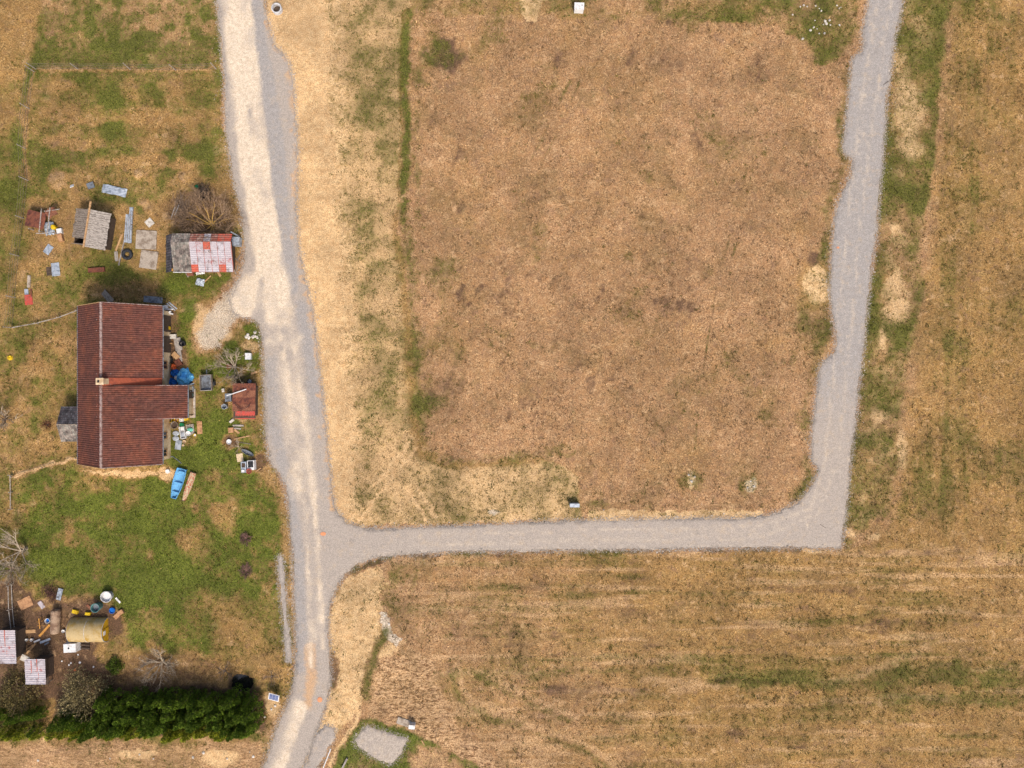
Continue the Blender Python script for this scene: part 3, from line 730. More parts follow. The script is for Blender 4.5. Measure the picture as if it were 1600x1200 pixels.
# ------------------------------------------------------------------ grass and straw tufts (nobody could count them)
def blades_object(name, label, px, py, col, hgt, wid, nb, lean, seed, mat, kind='stuff'):
    g = np.random.default_rng(seed)
    n = len(px)
    X = (px - 800) * S; Y = (600 - py) * S; Z = gheight(px, py) - .02
    X = np.repeat(X, nb); Y = np.repeat(Y, nb); Z = np.repeat(Z, nb); col = np.repeat(col, nb, 0); h = np.repeat(hgt, nb) * g.uniform(.6, 1.2, n * nb)
    w = np.repeat(wid, nb)
    an = g.uniform(0, 2 * np.pi, n * nb); ln = np.repeat(lean, nb) * g.uniform(.4, 1.3, n * nb) * h
    ox = g.normal(0, 1, n * nb) * w * 1.2; oy = g.normal(0, 1, n * nb) * w * 1.2
    dx, dy = np.cos(an), np.sin(an)
    sx, sy = -dy, dx
    bx, by = X + ox, Y + oy
    v = np.empty((n * nb, 3, 3), np.float32)
    v[:, 0] = np.stack([bx - sx * w * .5, by - sy * w * .5, Z], -1)
    v[:, 1] = np.stack([bx + sx * w * .5, by + sy * w * .5, Z], -1)
    v[:, 2] = np.stack([bx + dx * ln, by + dy * ln, Z + h], -1)
    N = n * nb
    me = bpy.data.meshes.new(name)
    me.vertices.add(N * 3); me.vertices.foreach_set('co', v.ravel())
    me.loops.add(N * 3); me.loops.foreach_set('vertex_index', np.arange(N * 3, dtype=np.int32))
    me.polygons.add(N); me.polygons.foreach_set('loop_start', np.arange(0, N * 3, 3, dtype=np.int32)); me.polygons.foreach_set('loop_total', np.full(N, 3, np.int32))
    me.update(calc_edges=True)
    c = np.ones((N, 3, 4), np.float32); c[:, :, :3] = (col * g.uniform(.75, 1.25, (N, 1)))[:, None, :]
    a = me.color_attributes.new('tint', 'FLOAT_COLOR', 'POINT'); a.data.foreach_set('color', c.ravel())
    me.materials.append(mat)
    o = bpy.data.objects.new(name, me); COL.objects.link(o)
    return tag(o, label, 'grass', kind='stuff')

kg = NT('grass_blades')
kg.bsdf.inputs['Specular IOR Level'].default_value = .1
kg.bsdf.inputs['Subsurface Weight'].default_value = 0
BLADE = kg.done(kg.attr('tint').outputs['Color'], .9)

def in_roads(x, y, grow=0.0):
    d = np.full(np.shape(x), False)
    for p in (MAIN_ROAD, GRAVEL_STRIP, GRAVEL_PAD):
        d |= sd_poly(x, y, p) < grow
    d |= sd_poly(x, y, POND) < 3
    return d
BUILT = [(126, 478, 268, 724), (262, 605, 305, 652), (262, 372, 360, 422), (112, 332, 168, 386), (113, 962, 168, 1000), (0, 985, 40, 1038), (48, 1028, 90, 1066), (92, 640, 130, 692), (365, 602, 402, 655), (213, 358, 248, 422)]

def scatter(n, seed):
    g = np.random.default_rng(seed)
    x = g.uniform(-60, 1660, n); y = g.uniform(-50, 1250, n)
    ok = ~in_roads(x, y, 1.5)
    for b in BUILT: ok &= ~((x > b[0]) & (x < b[2]) & (y > b[1]) & (y < b[3]))
    return x[ok], y[ok], g

x, y, g = scatter(230000, 3)
mk = masks(x, y)
noise = fbm(x / 5, y / 5, 2, 3)
A3 = lambda c: np.array(c[:3])
# dry straw
keep = g.random(len(x)) < np.clip(1.0 - 1.3 * mk[1] - .7 * mk[2] * (mk[2] > .6) - .9 * mk[0] * (mk[0] > .6), 0.0, 1)
xs, ys, m = x[keep], y[keep], mk[:, keep]
base = A3(C_STRAW_L)[None] * (1 - m[3][:, None]) + A3(C_OCHRE_L)[None] * m[3][:, None]
dk = A3(C_STRAW_D)[None] * (1 - m[3][:, None]) + A3(C_OCHRE_D)[None] * m[3][:, None]
t = g.random(len(xs))[:, None] ** 1.2
col = (base * t + dk * (1 - t))
dd = m[2] + (fbm(xs / 6, ys / 6, 6, 3) - .5) * 1.0
col = col * (1 - .5 * sstep(.3, .8, dd))[:, None] * (.72 + .56 * sstep(.3, .7, fbm(xs / 28, ys / 28, 5, 4)))[:, None] * (.55 + .8 * sstep(.3, .68, fbm(xs / 7, ys / 7, 1, 4)))[:, None] * (.74 + .52 * sstep(.3, .7, streaks(xs, ys)))[:, None]
col = col * (1 - .75 * m[7][:, None]) + A3(C_STRAW_L)[None] * 1.12 * .75 * m[7][:, None]
gm = np.clip((m[0] - .1) * 1.1, 0, .75)[:, None] * g.random((len(xs), 1))
col = col * (1 - gm) + A3(C_GREEN)[None] * gm
blades_object('dry_grass', 'dry tan straw grass covering the fields', xs, ys, col, g.uniform(.05, .15, len(xs)), g.uniform(.03, .065, len(xs)), 3, np.full(len(xs), 1.5), 5, BLADE)
# green grass
gn = mk[0] + (fbm(x / 7, y / 7, 4, 3) - .5) * 1.5
keep = (gn > .48) & (g.random(len(x)) < .95)
xs, ys, m = x[keep], y[keep], mk[:, keep]
gcol = A3(C_GREEN)[None] * (1 - m[5][:, None]) + A3(C_LUSH)[None] * m[5][:, None]
gd = A3(C_GREEN_D)[None] * (1 - m[5][:, None]) + A3(C_LUSH_D)[None] * m[5][:, None]
t = g.random(len(xs))[:, None]
blades_object('green_grass', 'green grass growing in clumps and seams', xs, ys, gcol * t + gd * (1 - t), g.uniform(.06, .16, len(xs)), g.uniform(.05, .1, len(xs)), 4, np.full(len(xs), 1.1), 6, BLADE)
# weeds speckling the bare sand
x, y, g = scatter(260000, 9)
mk = masks(x, y)
cl = fbm(x / 9, y / 9, 1, 3)
keep = (mk[1] > .45) & (g.random(len(x)) < np.clip(mk[0] * 2.6 * sstep(.36, .56, cl), 0, 1))
xs, ys, m = x[keep], y[keep], mk[:, keep]
t = g.random(len(xs))[:, None]
wc = A3(T(112, 102, 54))[None] * t + A3(T(62, 60, 34))[None] * (1 - t)
blades_object('weeds', 'small olive weeds speckling the bare sandy ground', xs, ys, wc, g.uniform(.05, .12, len(xs)), g.uniform(.05, .09, len(xs)), 3, np.full(len(xs), 1.0), 8, BLADE)

# taller dead tussocks standing in the fields
x, y, g = scatter(60000, 21)
mk = masks(x, y)
cl = fbm(x / 40, y / 40, 6, 4)
keep = (mk[1] < .4) & (g.random(len(x)) < .06 + .55 * sstep(.5, .68, cl))
xs, ys, m = x[keep], y[keep], mk[:, keep]
t = g.random(len(xs))[:, None]
tc = (A3(C_STRAW_D)[None] * (1 - m[3][:, None]) + A3(C_OCHRE_D)[None] * m[3][:, None]) * t + A3(T(150, 122, 84))[None] * (1 - t)
gm = np.clip(m[0] * 1.2, 0, 1)[:, None]; tc = tc * (1 - gm) + (A3(C_GREEN_D)[None] * t + A3(C_GREEN)[None] * (1 - t)) * gm
blades_object('tussocks', 'taller dead grass tussocks standing in the fields', xs, ys, tc, g.uniform(.12, .28, len(xs)), g.uniform(.04, .09, len(xs)), 6, np.full(len(xs), .8), 22, BLADE)
# loose stones thrown out along the road edges
g = np.random.default_rng(31)
ex, ey = [], []
for poly, dens in ((MAIN_ROAD, 13.0), (GRAVEL_PAD, 8.0), (GRAVEL_STRIP, 8.0), (GRAVEL_VERGE, 8.0)):
    for (ax_, ay_), (bx_, by_) in zip(poly, poly[1:] + poly[:1]):
        L = math.hypot(bx_ - ax_, by_ - ay_)
        if L < 1: continue
        n = int(L * dens); t = g.random(n); o = g.normal(0, 1, n) * 2.6 * (1 + (g.random(n) < .12) * 1.6)
        ex.append(ax_ + (bx_ - ax_) * t - (by_ - ay_) / L * o); ey.append(ay_ + (by_ - ay_) * t + (bx_ - ax_) / L * o)
x = np.concatenate(ex); y = np.concatenate(ey); n = len(x)
X, Y = (x - 800) * S, (600 - y) * S; Z = np.maximum(gheight(x, y), np.where(in_roads(x, y), .0, -9)) + .005
sz = g.uniform(.025, .075, n) * (1 + (g.random(n) < .04)); a0 = g.uniform(0, 6.28, n)
v = np.empty((n, 4, 3), np.float32)
for j in range(3):
    rr = sz * g.uniform(.7, 1.3, n); v[:, j] = np.stack([X + rr * np.cos(a0 + 2.09 * j), Y + rr * np.sin(a0 + 2.09 * j), Z - .02], -1)
v[:, 3] = np.stack([X + sz * g.uniform(-.3, .3, n), Y + sz * g.uniform(-.3, .3, n), Z + sz * g.uniform(.5, .9, n)], -1)
idx = (np.arange(n) * 4)[:, None, None] + np.array([[0, 1, 3], [1, 2, 3], [2, 0, 3]])[None]
me = bpy.data.meshes.new('loose_gravel'); me.vertices.add(n * 4); me.vertices.foreach_set('co', v.ravel())
me.loops.add(n * 9); me.loops.foreach_set('vertex_index', idx.ravel().astype(np.int32)); me.polygons.add(n * 3)
me.polygons.foreach_set('loop_start', np.arange(0, n * 9, 3, dtype=np.int32)); me.polygons.foreach_set('loop_total', np.full(n * 3, 3, np.int32)); me.update(calc_edges=True)
c = np.ones((n, 4, 4), np.float32); c[:, :, :3] = (A3(T(176, 166, 156))[None] * g.uniform(.6, 1.25, (n, 1)))[:, None, :]
me.color_attributes.new('tint', 'FLOAT_COLOR', 'POINT').data.foreach_set('color', c.ravel()); me.materials.append(BLADE)
o = bpy.data.objects.new('loose_gravel', me); COL.objects.link(o); tag(o, 'loose grey stones strewn along the gravel road edges', 'gravel', kind='stuff')

# ------------------------------------------------------------------ object materials
WOOD_GREY = M('weathered_wood', T(150, 136, 122), T(104, 92, 82), .9, scale=2, stretch=(.4, 4, 4), grain=.3)
WOOD_GREY2 = M('silvered_wood', T(176, 166, 156), T(120, 110, 102), .9, scale=2.5, stretch=(.4, 4, 4), grain=.3)
WOOD_TAN = M('tan_wood', T(196, 156, 112), T(150, 112, 78), .85, scale=3, stretch=(.4, 4, 4))
WOOD_ORANGE = M('fresh_wood', T(208, 152, 76), T(168, 112, 56), .8, scale=3, stretch=(.4, 4, 4))
WOOD_DARK = M('dark_wood', T(92, 76, 64), T(58, 48, 42), .9, scale=3, stretch=(.4, 4, 4))
BARK = M('bark', T(138, 118, 100), T(96, 80, 68), .95, scale=5)
BARK_PALE = M('pale_bark', T(178, 162, 140), T(136, 120, 102), .95, scale=5)
BARK_YEL = M('lichen_bark', T(172, 138, 76), T(146, 122, 96), .95, scale=2, lo=.5, hi=.66)
GALV = M('galvanised_metal', T(184, 192, 202), T(142, 150, 160), .5, .3, scale=2.5, grain=.15)
GALV_DK = M('dull_metal', T(128, 134, 142), T(92, 92, 94), .6, .3, scale=2.5, grain=.2)
RUST = M('rusty_sheet', T(124, 74, 56), T(94, 56, 48), .9, scale=2, grain=.3)
RUST2 = M('brown_rust', T(140, 92, 70), T(104, 62, 48), .9, scale=1.6, grain=.3)
RED = M('red_paint', T(190, 78, 66), T(158, 88, 78), .75, scale=3, grain=.2)
REDROOF = M('worn_red_white', T(186, 175, 178), T(168, 100, 96), .7, scale=1.6, lo=.52, hi=.7, grain=.2)
WHITEROOF = M('worn_white_sheet', T(188, 180, 184), T(140, 126, 126), .7, scale=1.6, lo=.5, hi=.68, grain=.2)
REDSHEET = M('faded_red_sheet', T(194, 92, 72), T(168, 112, 96), .8, scale=2, grain=.25)
BROWNSHEET = M('brown_sheet', T(146, 92, 78), T(176, 146, 132), .85, scale=2, grain=.3)
WHITE = M('white_plastic', T(228, 226, 224), T(190, 186, 180), .5, scale=3, lo=.5, hi=.7, grain=.1)
CREAM = M('cream_plaster', T(220, 196, 160), T(186, 156, 120), .9, scale=.8, grain=.15)
CONC = M('concrete', T(178, 164, 148), T(140, 124, 108), .95, scale=1.5, grain=.2)
CONC_LT = M('pale_concrete', T(206, 204, 204), T(168, 164, 162), .9, scale=2, grain=.15)
BLUE = M('blue_tarp', T(120, 205, 250), T(50, 150, 228), .4, scale=1.6, grain=.15)
BLUE_DK = M('deep_blue_plastic', T(20, 104, 190), T(16, 84, 160), .4, scale=2, grain=.1)
BOATBLUE = M('light_blue_boat_paint', T(106, 172, 218), T(84, 128, 160), .6, scale=3, lo=.5, hi=.68, grain=.1)
BOATRED = M('flaking_boat_paint', T(196, 176, 144), T(176, 96, 74), .8, scale=5, lo=.44, hi=.6, grain=.2)
RUBBER = M('rubber', T(56, 58, 62), T(40, 40, 42), .85, scale=4, grain=.2)
BLACK = M('black_plastic', T(44, 44, 48), T(30, 30, 32), .6, scale=4)
GREEN = M('green_plastic', T(30, 130, 84), T(24, 100, 66), .5, scale=3, grain=.1)
TURQ = M('turquoise_plastic', T(120, 200, 176), T(90, 168, 146), .5, scale=3, grain=.1)
TEAL = M('teal_plastic', T(96, 140, 138), T(66, 106, 104), .5, scale=3, grain=.15)
YELLOW = M('yellow_plastic', T(222, 186, 28), T(186, 150, 24), .5, scale=3, grain=.1)
ORANGE = M('orange_plastic', T(222, 106, 58), T(186, 84, 46), .5, scale=3, grain=.1)
PANELBLUE = M('solar_cells', T(112, 122, 158), T(86, 98, 140), .35, scale=4, grain=.15)
YCOVER = M('yellowed_sheet', T(188, 164, 118), T(172, 138, 66), .55, scale=.9, lo=.45, hi=.68, grain=.12)
YGABLE = M('yellow_gable', T(206, 160, 32), T(170, 128, 30), .6, scale=2, grain=.15)
STONE = M('pale_stone', T(212, 204, 192), T(170, 158, 144), .95, scale=4, grain=.2)
CARD = M('cardboard', T(190, 144, 104), T(160, 118, 84), .95, scale=3)
GLASS_DK = M('window_glass', (.03, .035, .04, 1), (.02, .02, .025, 1), .1, scale=2, grain=.05, bump=0)
TILE = M('clay_tile', T(100, 62, 53), T(122, 72, 55), .8, scale=.45, lo=.42, hi=.66, grain=.25, tint=True)
TILE2 = M('orange_roof_sheet', T(152, 78, 54), T(128, 66, 50), .75, scale=1, grain=.2)
LICHEN = M('lichened_ridge', T(162, 142, 136), T(126, 94, 86), .9, scale=3, grain=.25)
SHINGLE = M('grey_shingle', T(148, 138, 128), T(104, 96, 90), .95, scale=1.5, grain=.3, tint=True)
SHINGLE_SHADE = M('shaded_shingle', T(86, 82, 86), T(64, 60, 62), .95, scale=1.5, grain=.3, tint=True)  # shingle colour darkened to hold the shade of faces turned from the sun
WIRE = M('fence_wire', T(140, 126, 112), T(110, 96, 84), .7, .3, scale=4, bump=0)
SOILM = M('heaped_soil', T(150, 116, 90), T(112, 84, 66), .95, scale=3, grain=.3)
PAINT = M('orange_marking_paint', T(226, 150, 104), T(206, 150, 116), .9, scale=5, bump=.1)

def tile_field(name, p0, u, v, nu, nv, parent, mat, lift=.05, arch=.045, seed=1, lo=.8, hi=1.2, skip=None):
    """overlapping tiles: p0 eave corner, u along eave (whole), v up the slope (whole)"""
    g = random.Random(seed); p0, u, v = Vector(p0), Vector(u), Vector(v)
    n = u.cross(v).normalized()
    if n.z < 0: n = -n
    du, dv = u / nu, v / nv
    vs, fs, tn = [], [], []
    prof = ((0, 0), (.25, 1), (.6, 1), (.82, .15), (1, 0))
    for j in range(nv):
        for i in range(nu):
            if skip and skip(i, j): continue
            b = len(vs); q = p0 + du * i + dv * j; k = g.uniform(lo, hi); k2 = k * g.uniform(.93, 1.07)
            for (a, hh) in prof: vs.append(q + du * a + n * (lift + arch * hh) - dv * .06)
            for (a, hh) in prof: vs.append(q + du * a + n * (arch * hh) + dv * 1.02)
            for (a, hh) in prof: vs.append(q + du * a - dv * .06)
            tn += [(k, k2, k2)] * 15
            for a in range(4): fs.append((b + a, b + a + 1, b + a + 6, b + a + 5)); fs.append((b + 10 + a, b + 11 + a, b + a + 1, b + a))
    if u.cross(v).z < 0: fs = [tuple(reversed(f)) for f in fs]
    o = link_mesh(name, vs, fs, mat, parent, False, tn)
    o['kind'] = 'stuff'
    return o

def corr_sheet(name, p0, u, v, waves, parent, mat, amp=.015, thick=.006):
    """corrugated sheet; waves run across u, the ridges follow v"""
    p0, u, v = Vector(p0), Vector(u), Vector(v); n = u.cross(v).normalized()
    if n.z < 0: n = -n
    m = MB(); k = waves * 4
    m.grid(lambda a, b: p0 + u * a + v * b + n * (amp * math.cos(a * waves * 2 * math.pi)), k, 1)
    if u.cross(v).z < 0: m.f = [tuple(reversed(f)) for f in m.f]
    return m.build(name, mat, parent)

def quad_slab(name, pts, t, mat, parent):
    m = MB(); p = [Vector(q) for q in pts]
    nrm = (p[1] - p[0]).cross(p[3] - p[0]).normalized()
    if nrm.z < 0: p = [p[0], p[3], p[2], p[1]]; nrm = -nrm
    m.add([q - nrm * t for q in p] + p, [(3, 2, 1, 0), (4, 5, 6, 7), (0, 1, 5, 4), (1, 2, 6, 5), (2, 3, 7, 6), (3, 0, 4, 7)])
    return m.build(name, mat, parent)

# ------------------------------------------------------------------ farmhouse
hx = -44.25
house = thing('farmhouse', 'long farmhouse with red-brown tiled gable roof and a cross wing', 'house', (hx, 0, 0))
HR, HE = 6.75, 3.0
Y0, Y1 = -9.05, 8.80
XE, XW = 4.75, -4.75
def gable_walls(m, x0, x1, y0, y1, he, hr, t=.3):
    xm = (x0 + x1) / 2
    # long walls and gables as thick slabs
    m.box((x0 + t / 2, (y0 + y1) / 2, he / 2 - .05), (t, y1 - y0, he + .1)); m.box((x1 - t / 2, (y0 + y1) / 2, he / 2 - .05), (t, y1 - y0, he + .1))
    for yy, d in ((y0, 1), (y1, -1)):
        a = [(x0 + t, yy, -.1), (x1 - t, yy, -.1), (x1 - t, yy, he), (xm, yy, hr), (x0 + t, yy, he)]
        b = [(p[0], yy + d * t, p[2]) for p in a]
        f = [(0, 1, 2, 3, 4), (9, 8, 7, 6, 5)] + [(i, i + 5, (i + 1) % 5 + 5, (i + 1) % 5) for i in range(5)]
        if d < 0: f = [tuple(reversed(q)) for q in f]
        m.add(a + b, f)
w = MB(); gable_walls(w, XW + .5, XE - .5, Y0 + .35, Y1 - .35, HE + .1, HR - .35)
w.build('wall', CREAM, house)
def slope(side, y0, y1, tag_seed):
    xe = XE if side > 0 else XW
    nu = int(round((y1 - y0) / .235)); sl = math.hypot(xe, HR - HE); nv = int(round(sl / .31))
    return tile_field('roof_tiles', (xe, y0, HE), (0, y1 - y0, 0), (-xe, 0, HR - HE), nu, nv, house, TILE, seed=tag_seed, lo=.88, hi=1.12)
slope(-1, Y0, Y1, 1)
slope(1, Y0, -3.86, 2); slope(1, .62, Y1, 3)
for sd in (-1, 1):
    xe = XE if sd > 0 else XW
    n = Vector((HR - HE, 0, abs(xe))).normalized() * .06
    quad_slab('roof_deck', [(xe, Y0, HE - .04), (xe, Y1, HE - .04), (0, Y1, HR - .04), (0, Y0, HR - .04)], .1, WOOD_DARK, house)
# orange strip beside the wing
quad_slab('valley_strip', [(XE, -.2, HE + .05), (XE, .62, HE + .05), (.1, .62, HR + .02), (.1, -.2, HR + .02)], .03, TILE2, house)
m = MB(); m.beam((XE, .64, HE + .10), (.1, .64, HR + .07), .08, .08); m.build('strip_edge', TILE2, house)
# wing
WX, WH = -36.84 - hx, 2.62
tile_field('wing_roof_tiles', (WX, -3.86, WH), (0, 3.68, 0), (-WX, 0, HR - WH + .02), 16, 27, house, TILE, seed=4, lo=.75, hi=1.12)
quad_slab('wing_roof_deck', [(WX, -3.84, WH - .05), (WX, -.2, WH - .05), (0, -.2, HR - .03), (0, -3.84, HR - .03)], .1, WOOD_DARK, house)
m = MB()
for yy in (-3.7, -.35):
    a = [(1.0, yy, 5.9), (XE - .6, yy, HE + .4), (WX - .4, yy, -.1), (WX - .4, yy, WH), (1.0, yy, 6.05)]
    m.add([(XE - .8, yy, -.1), (WX - .45, yy, -.1), (WX - .45, yy, WH + .1), (XE - .8, yy, 4.2), (1.0, yy, 6.1), (1.2, yy, 5.7), (XE - .8, yy, 2.9)] + [(p, yy + .2, q) for p, q in ((XE - .8, -.1), (WX - .45, -.1), (WX - .45, WH + .1), (XE - .8, 4.2), (1.0, 6.1), (1.2, 5.7), (XE - .8, 2.9))],
          [(0, 1, 2, 3, 6), (6, 3, 4, 5), (13, 10, 9, 8, 7), (12, 11, 10, 13)] + [(i, i + 7, (i + 1) % 7 + 7, (i + 1) % 7) for i in range(7)])
m.box((WX - .55, -1.95, WH / 2), (.2, 3.3, WH + .1)); m.build('wing_wall', CREAM, house)
# ridge caps, trims, gutters
m = MB(); yy = Y0
while yy < Y1 - .1:
    L = min(.42, Y1 - yy)
    if not (-.1 < yy < .35):
        m.tube([(0, yy, HR + .02), (0, yy + L + .03, HR + .05)], [.13, .15], 8)
    yy += .4
o = m.build('ridge_caps', LICHEN, house); o['kind'] = 'stuff'
for yy, nm in ((Y0 - .02, 'verge_board'), (Y1 + .02, 'verge_board')):
    for xe in (XE, XW):
        m = MB(); m.beam((xe, yy, HE + .08), (0, yy, HR + .10), .07, .12); m.build(nm, LICHEN if xe > 0 else WOOD_TAN, house)
m = MB(); m.beam((WX, -.16, WH + .1), (XE - .2, -.16, 4.2), .07, .1); m.build('wing_verge_board', LICHEN, house)
m = MB(); m.beam((WX, -3.88, WH + .1), (XE - 2.0, -3.88, 5.0), .07, .1); m.build('wing_verge_board', LICHEN, house)
for xe, a, b, z in ((XE + .08, .6, Y1, HE - .02), (XE + .08, Y0, -3.9, HE - .02), (XW - .08, Y0, Y1, HE - .02), (WX + .08, -3.86, -.18, WH - .02)):
    m = MB(); m.tube([(xe, a, z), (xe, b, z)], .07, 8); m.build('gutter', GALV_DK, house)
m = MB()
for yy in np.arange(Y0 + .8, Y1 - .3, 1.17):
    for sx in (-1, 1):
        t = .16; m.box((sx * 4.75 * t, yy, HR - (HR - HE) * t + .1), (.05, .09, .07))
        if sx > 0 and -4 < yy < .6: pass
o = m.build('snow_hooks', LICHEN, house); o['kind'] = 'stuff'
m = MB(); m.box((.25, .28, HR - .1), (.72, .62, 1.5)); ch = m.build('chimney', CREAM, house)
m = MB(); m.box((.25, .28, HR + .68), (.82, .72, .08)); m.build('chimney_cap', CREAM, ch)
m = MB(); m.box((.12, .28, HR + .74), (.2, .26, .06)); m.build('flue', BLACK, ch)
def window(x, y, z, wx, wz, face):
    f = MB(); d = .06 * face
    for yy in (y - wx / 2, y + wx / 2): f.box((x + d / 2, yy, z), (.1, .08, wz + .08))
    for zz in (z - wz / 2, z + wz / 2): f.box((x + d / 2, y, zz), (.1, wx - .08, .08))
    f.box((x + d / 2, y, z), (.08, .05, wz - .08))
    wo_ = f.build('window', WOOD_TAN, house); p = MB(); p.box((x + .01 * face, y, z), (.03, wx - .06, wz - .06)); p.build('pane', GLASS_DK, wo_)
for yy in (-7.9, -5.9): window(XE - .5, yy, 1.5, .8, 1.0, 1)
for yy, ww in ((7.0, 1.9), (4.6, 1.9)):
    m = MB(); m.box((XE - .48, yy, 1.3), (.06, ww, 2.6)); m.build('dark_opening', WOOD_DARK, house)  # flat dark panels stand in for the shade inside open bays
window(XE - .5, 2.2, 1.5, .9, 1.1, 1)
for yy in (-7, -3.5, 3, 6.5): window(XW + .5, yy, 1.5, .9, 1.1, -1)
m = MB(); m.box((WX - .44, -1.2, 1.0), (.06, .95, 2.0)); dr = m.build('door', WOOD_DARK, house); m = MB(); m.tube([(WX - .4, -.85, 1.0), (WX - .34, -.85, 1.0)], .03, 6); m.build('handle', GALV, dr)

def shed_px(name, label, cat, x0, y0, x1, y1, h, wall, group=None):
    """roof corners given in photo pixels at height h; returns thing, half sizes"""
    a = P(x0, y1, h); b = P(x1, y0, h)
    cx, cy = (a.x + b.x) / 2, (a.y + b.y) / 2
    t = thing(name, label, cat, (cx, cy, gz(cx / S + 800, 600 - cy / S) - .02), 0, group)
    return t, (b.x - a.x) / 2, (b.y - a.y) / 2

def simple_walls(t, hx_, hy_, h, mat, inset=.15, name='wall'):
    for (cx, cy, sx, sy) in ((-hx_ + inset, 0, .08, 2 * hy_ - 2 * inset), (hx_ - inset, 0, .08, 2 * hy_ - 2 * inset), (0, -hy_ + inset, 2 * hx_ - 2 * inset - .08, .08), (0, hy_ - inset, 2 * hx_ - 2 * inset - .08, .08)):
        m = MB(); m.box((cx, cy, h / 2), (sx, sy, h)); m.build(name, mat, t)

# lean-to shed on the house's west side
t, ax_, ay_ = shed_px('outhouse', 'small grey shingled outhouse against the west wall of the farmhouse', 'shed', 90, 636, 121, 690, 2.3, WOOD_GREY)
t.location.x += .35; ax_ += .3
simple_walls(t, ax_, ay_, 1.8, WOOD_GREY)
tile_field('roof_shingles', (-ax_, ay_, 1.75), (2 * ax_, 0, 0), (0, -ay_, .85), 11, 8, t, SHINGLE_SHADE, seed=5, lo=.6, hi=1.3)  # north slope takes the shaded copy of the shingle colour
tile_field('roof_shingles', (-ax_, -ay_, 1.75), (2 * ax_, 0, 0), (0, ay_, .85), 11, 8, t, SHINGLE, seed=6, lo=.7, hi=1.2)
m = MB(); m.tube([(-ax_, 0, 2.62), (ax_, 0, 2.62)], .07, 6); m.build('ridge_cap', WOOD_GREY, t)
m = MB(); m.box((.35, .5, 2.25), (.22, .22, .1)); m.build('roof_patch', GALV, t)

# grey board-roofed shed
c = P(138, 357, 2.2); t = thing('plank_shed', 'grey shed with gable roof of weathered boards near the tyre', 'shed', (c.x, c.y, -.02), -9)
hw, hl = 2.0, 2.15
simple_walls(t, hw, hl, 1.75, WOOD_DARK, .35)  # shadow on these walls is put into the dark wood colour
for sd in (-1, 1):
    nb = 17
    for i in range(nb):
        y = -hl + (i + .5) * 2 * hl / nb
        if sd < 0 and i < 4: continue
        m = MB(); xo = (hw + random.uniform(-.05, .08)) * sd
        m.beam((xo, y + random.uniform(-.01, .01), 1.72 + random.uniform(0, .03)), (.06 * sd, y, 2.5 + random.uniform(0, .03)), 2 * hl / nb * .92, .03)
        m.build('roof_board', WOOD_GREY2 if sd > 0 else WOOD_GREY, t)
m = MB(); m.beam((0, -hl - .1, 2.56), (0, hl + .9, 2.56), .18, .1); m.build('ridge_beam', WOOD_TAN, t)
for y in (-1.9, -1.2): m = MB(); m.beam((-hw, y, 1.68), (-.1, y, 2.44), .07, .08); m.build('rafter', WOOD_GREY, t)

# collapsed shed beside it: each piece a thing of its own
def slab(name, label, cat, px, py, w, l, t_, rz, mat, z=0.0, tilt=None, group=None):
    o = MB(); d = t_ / 2
    o.box((0, 0, d), (w, l, t_), 0, tilt)
    e = o.build(name, mat); q = gp(px, py); e.location = (q.x, q.y, q.z + z); e.rotation_euler = (0, 0, R(rz))
    return tag(e, label, cat, group)
def bent_sheet(name, label, cat, px, py, w, l, rz, mat, arch=.2, z=0.02, crump=.03, group=None, seed=0):
    g = random.Random(seed); o = MB(); n1, n2 = 10, 6
    J = {}
    def fn(a, b):
        j = J.setdefault((round(a, 3), round(b, 3)), g.uniform(-1, 1))
        return ((a - .5) * w, (b - .5) * l + .04 * j, arch * math.sin(math.pi * a) * (1 - .3 * b) + crump * (j + 1) / 2)
    o.grid(fn, n1, n2); nv = len(o.v); top = list(o.f)
    o.v += [v - Vector((0, 0, .02)) for v in o.v]; o.f += [tuple(reversed([i + nv for i in f])) for f in top]
    edges = {}
    for f in top:
        for u_, w_ in zip(f, f[1:] + f[:1]): edges[(u_, w_)] = 1
    for (u_, w_) in list(edges):
        if (w_, u_) not in edges: o.f.append((w_, u_, u_ + nv, w_ + nv))
    e = o.build(name, mat); q = gp(px, py); e.location = (q.x, q.y, q.z + z); e.rotation_euler = (0, 0, R(rz))
    return tag(e, label, cat, group)
def plank(label, x0, y0, x1, y1, w=.18, t_=.04, mat=None, z=.03, cat='plank', name='plank', group=None, z1=None):
    a, b = gp(x0, y0, .0), gp(x1, y1, .0); L = (b - a).length
    o = MB(); zz = z if z1 is None else z1
    o.beam((0, 0, 0), (L, 0, (zz - z) + (b.z - a.z)), w, t_); e = o.build(name, mat or WOOD_GREY)
    e.location = (a.x, a.y, a.z + z); e.rotation_euler = (0, 0, math.atan2(b.y - a.y, b.x - a.x))
    return tag(e, label, cat, group)
bent_sheet('rusty_sheet', 'large rusty brown roof sheet of the collapsed shed', 'metal sheet', 64, 346, 2.2, 1.9, -12, RUST, .25, .9, .08, seed=1)
m = thing('collapsed_frame', 'collapsed shed frame of pale posts holding up rusty sheets', 'frame', gp(82, 350))
for (a, b) in (((-2.1, .8, 0), (-2.1, .8, 1.0)), ((-1.0, -1.0, 0), (-1.0, -1.0, 1.0)), ((-.1, 1.2, 0), (-.1, 1.2, 1.3)), ((.7, -1.2, 0), (.7, -1.2, 1.2)), ((-2.2, -.7, 0), (-2.2, -.7, .9))):
    q = MB(); q.beam(a, b, .1, .1); q.build('post', WOOD_GREY2, m)
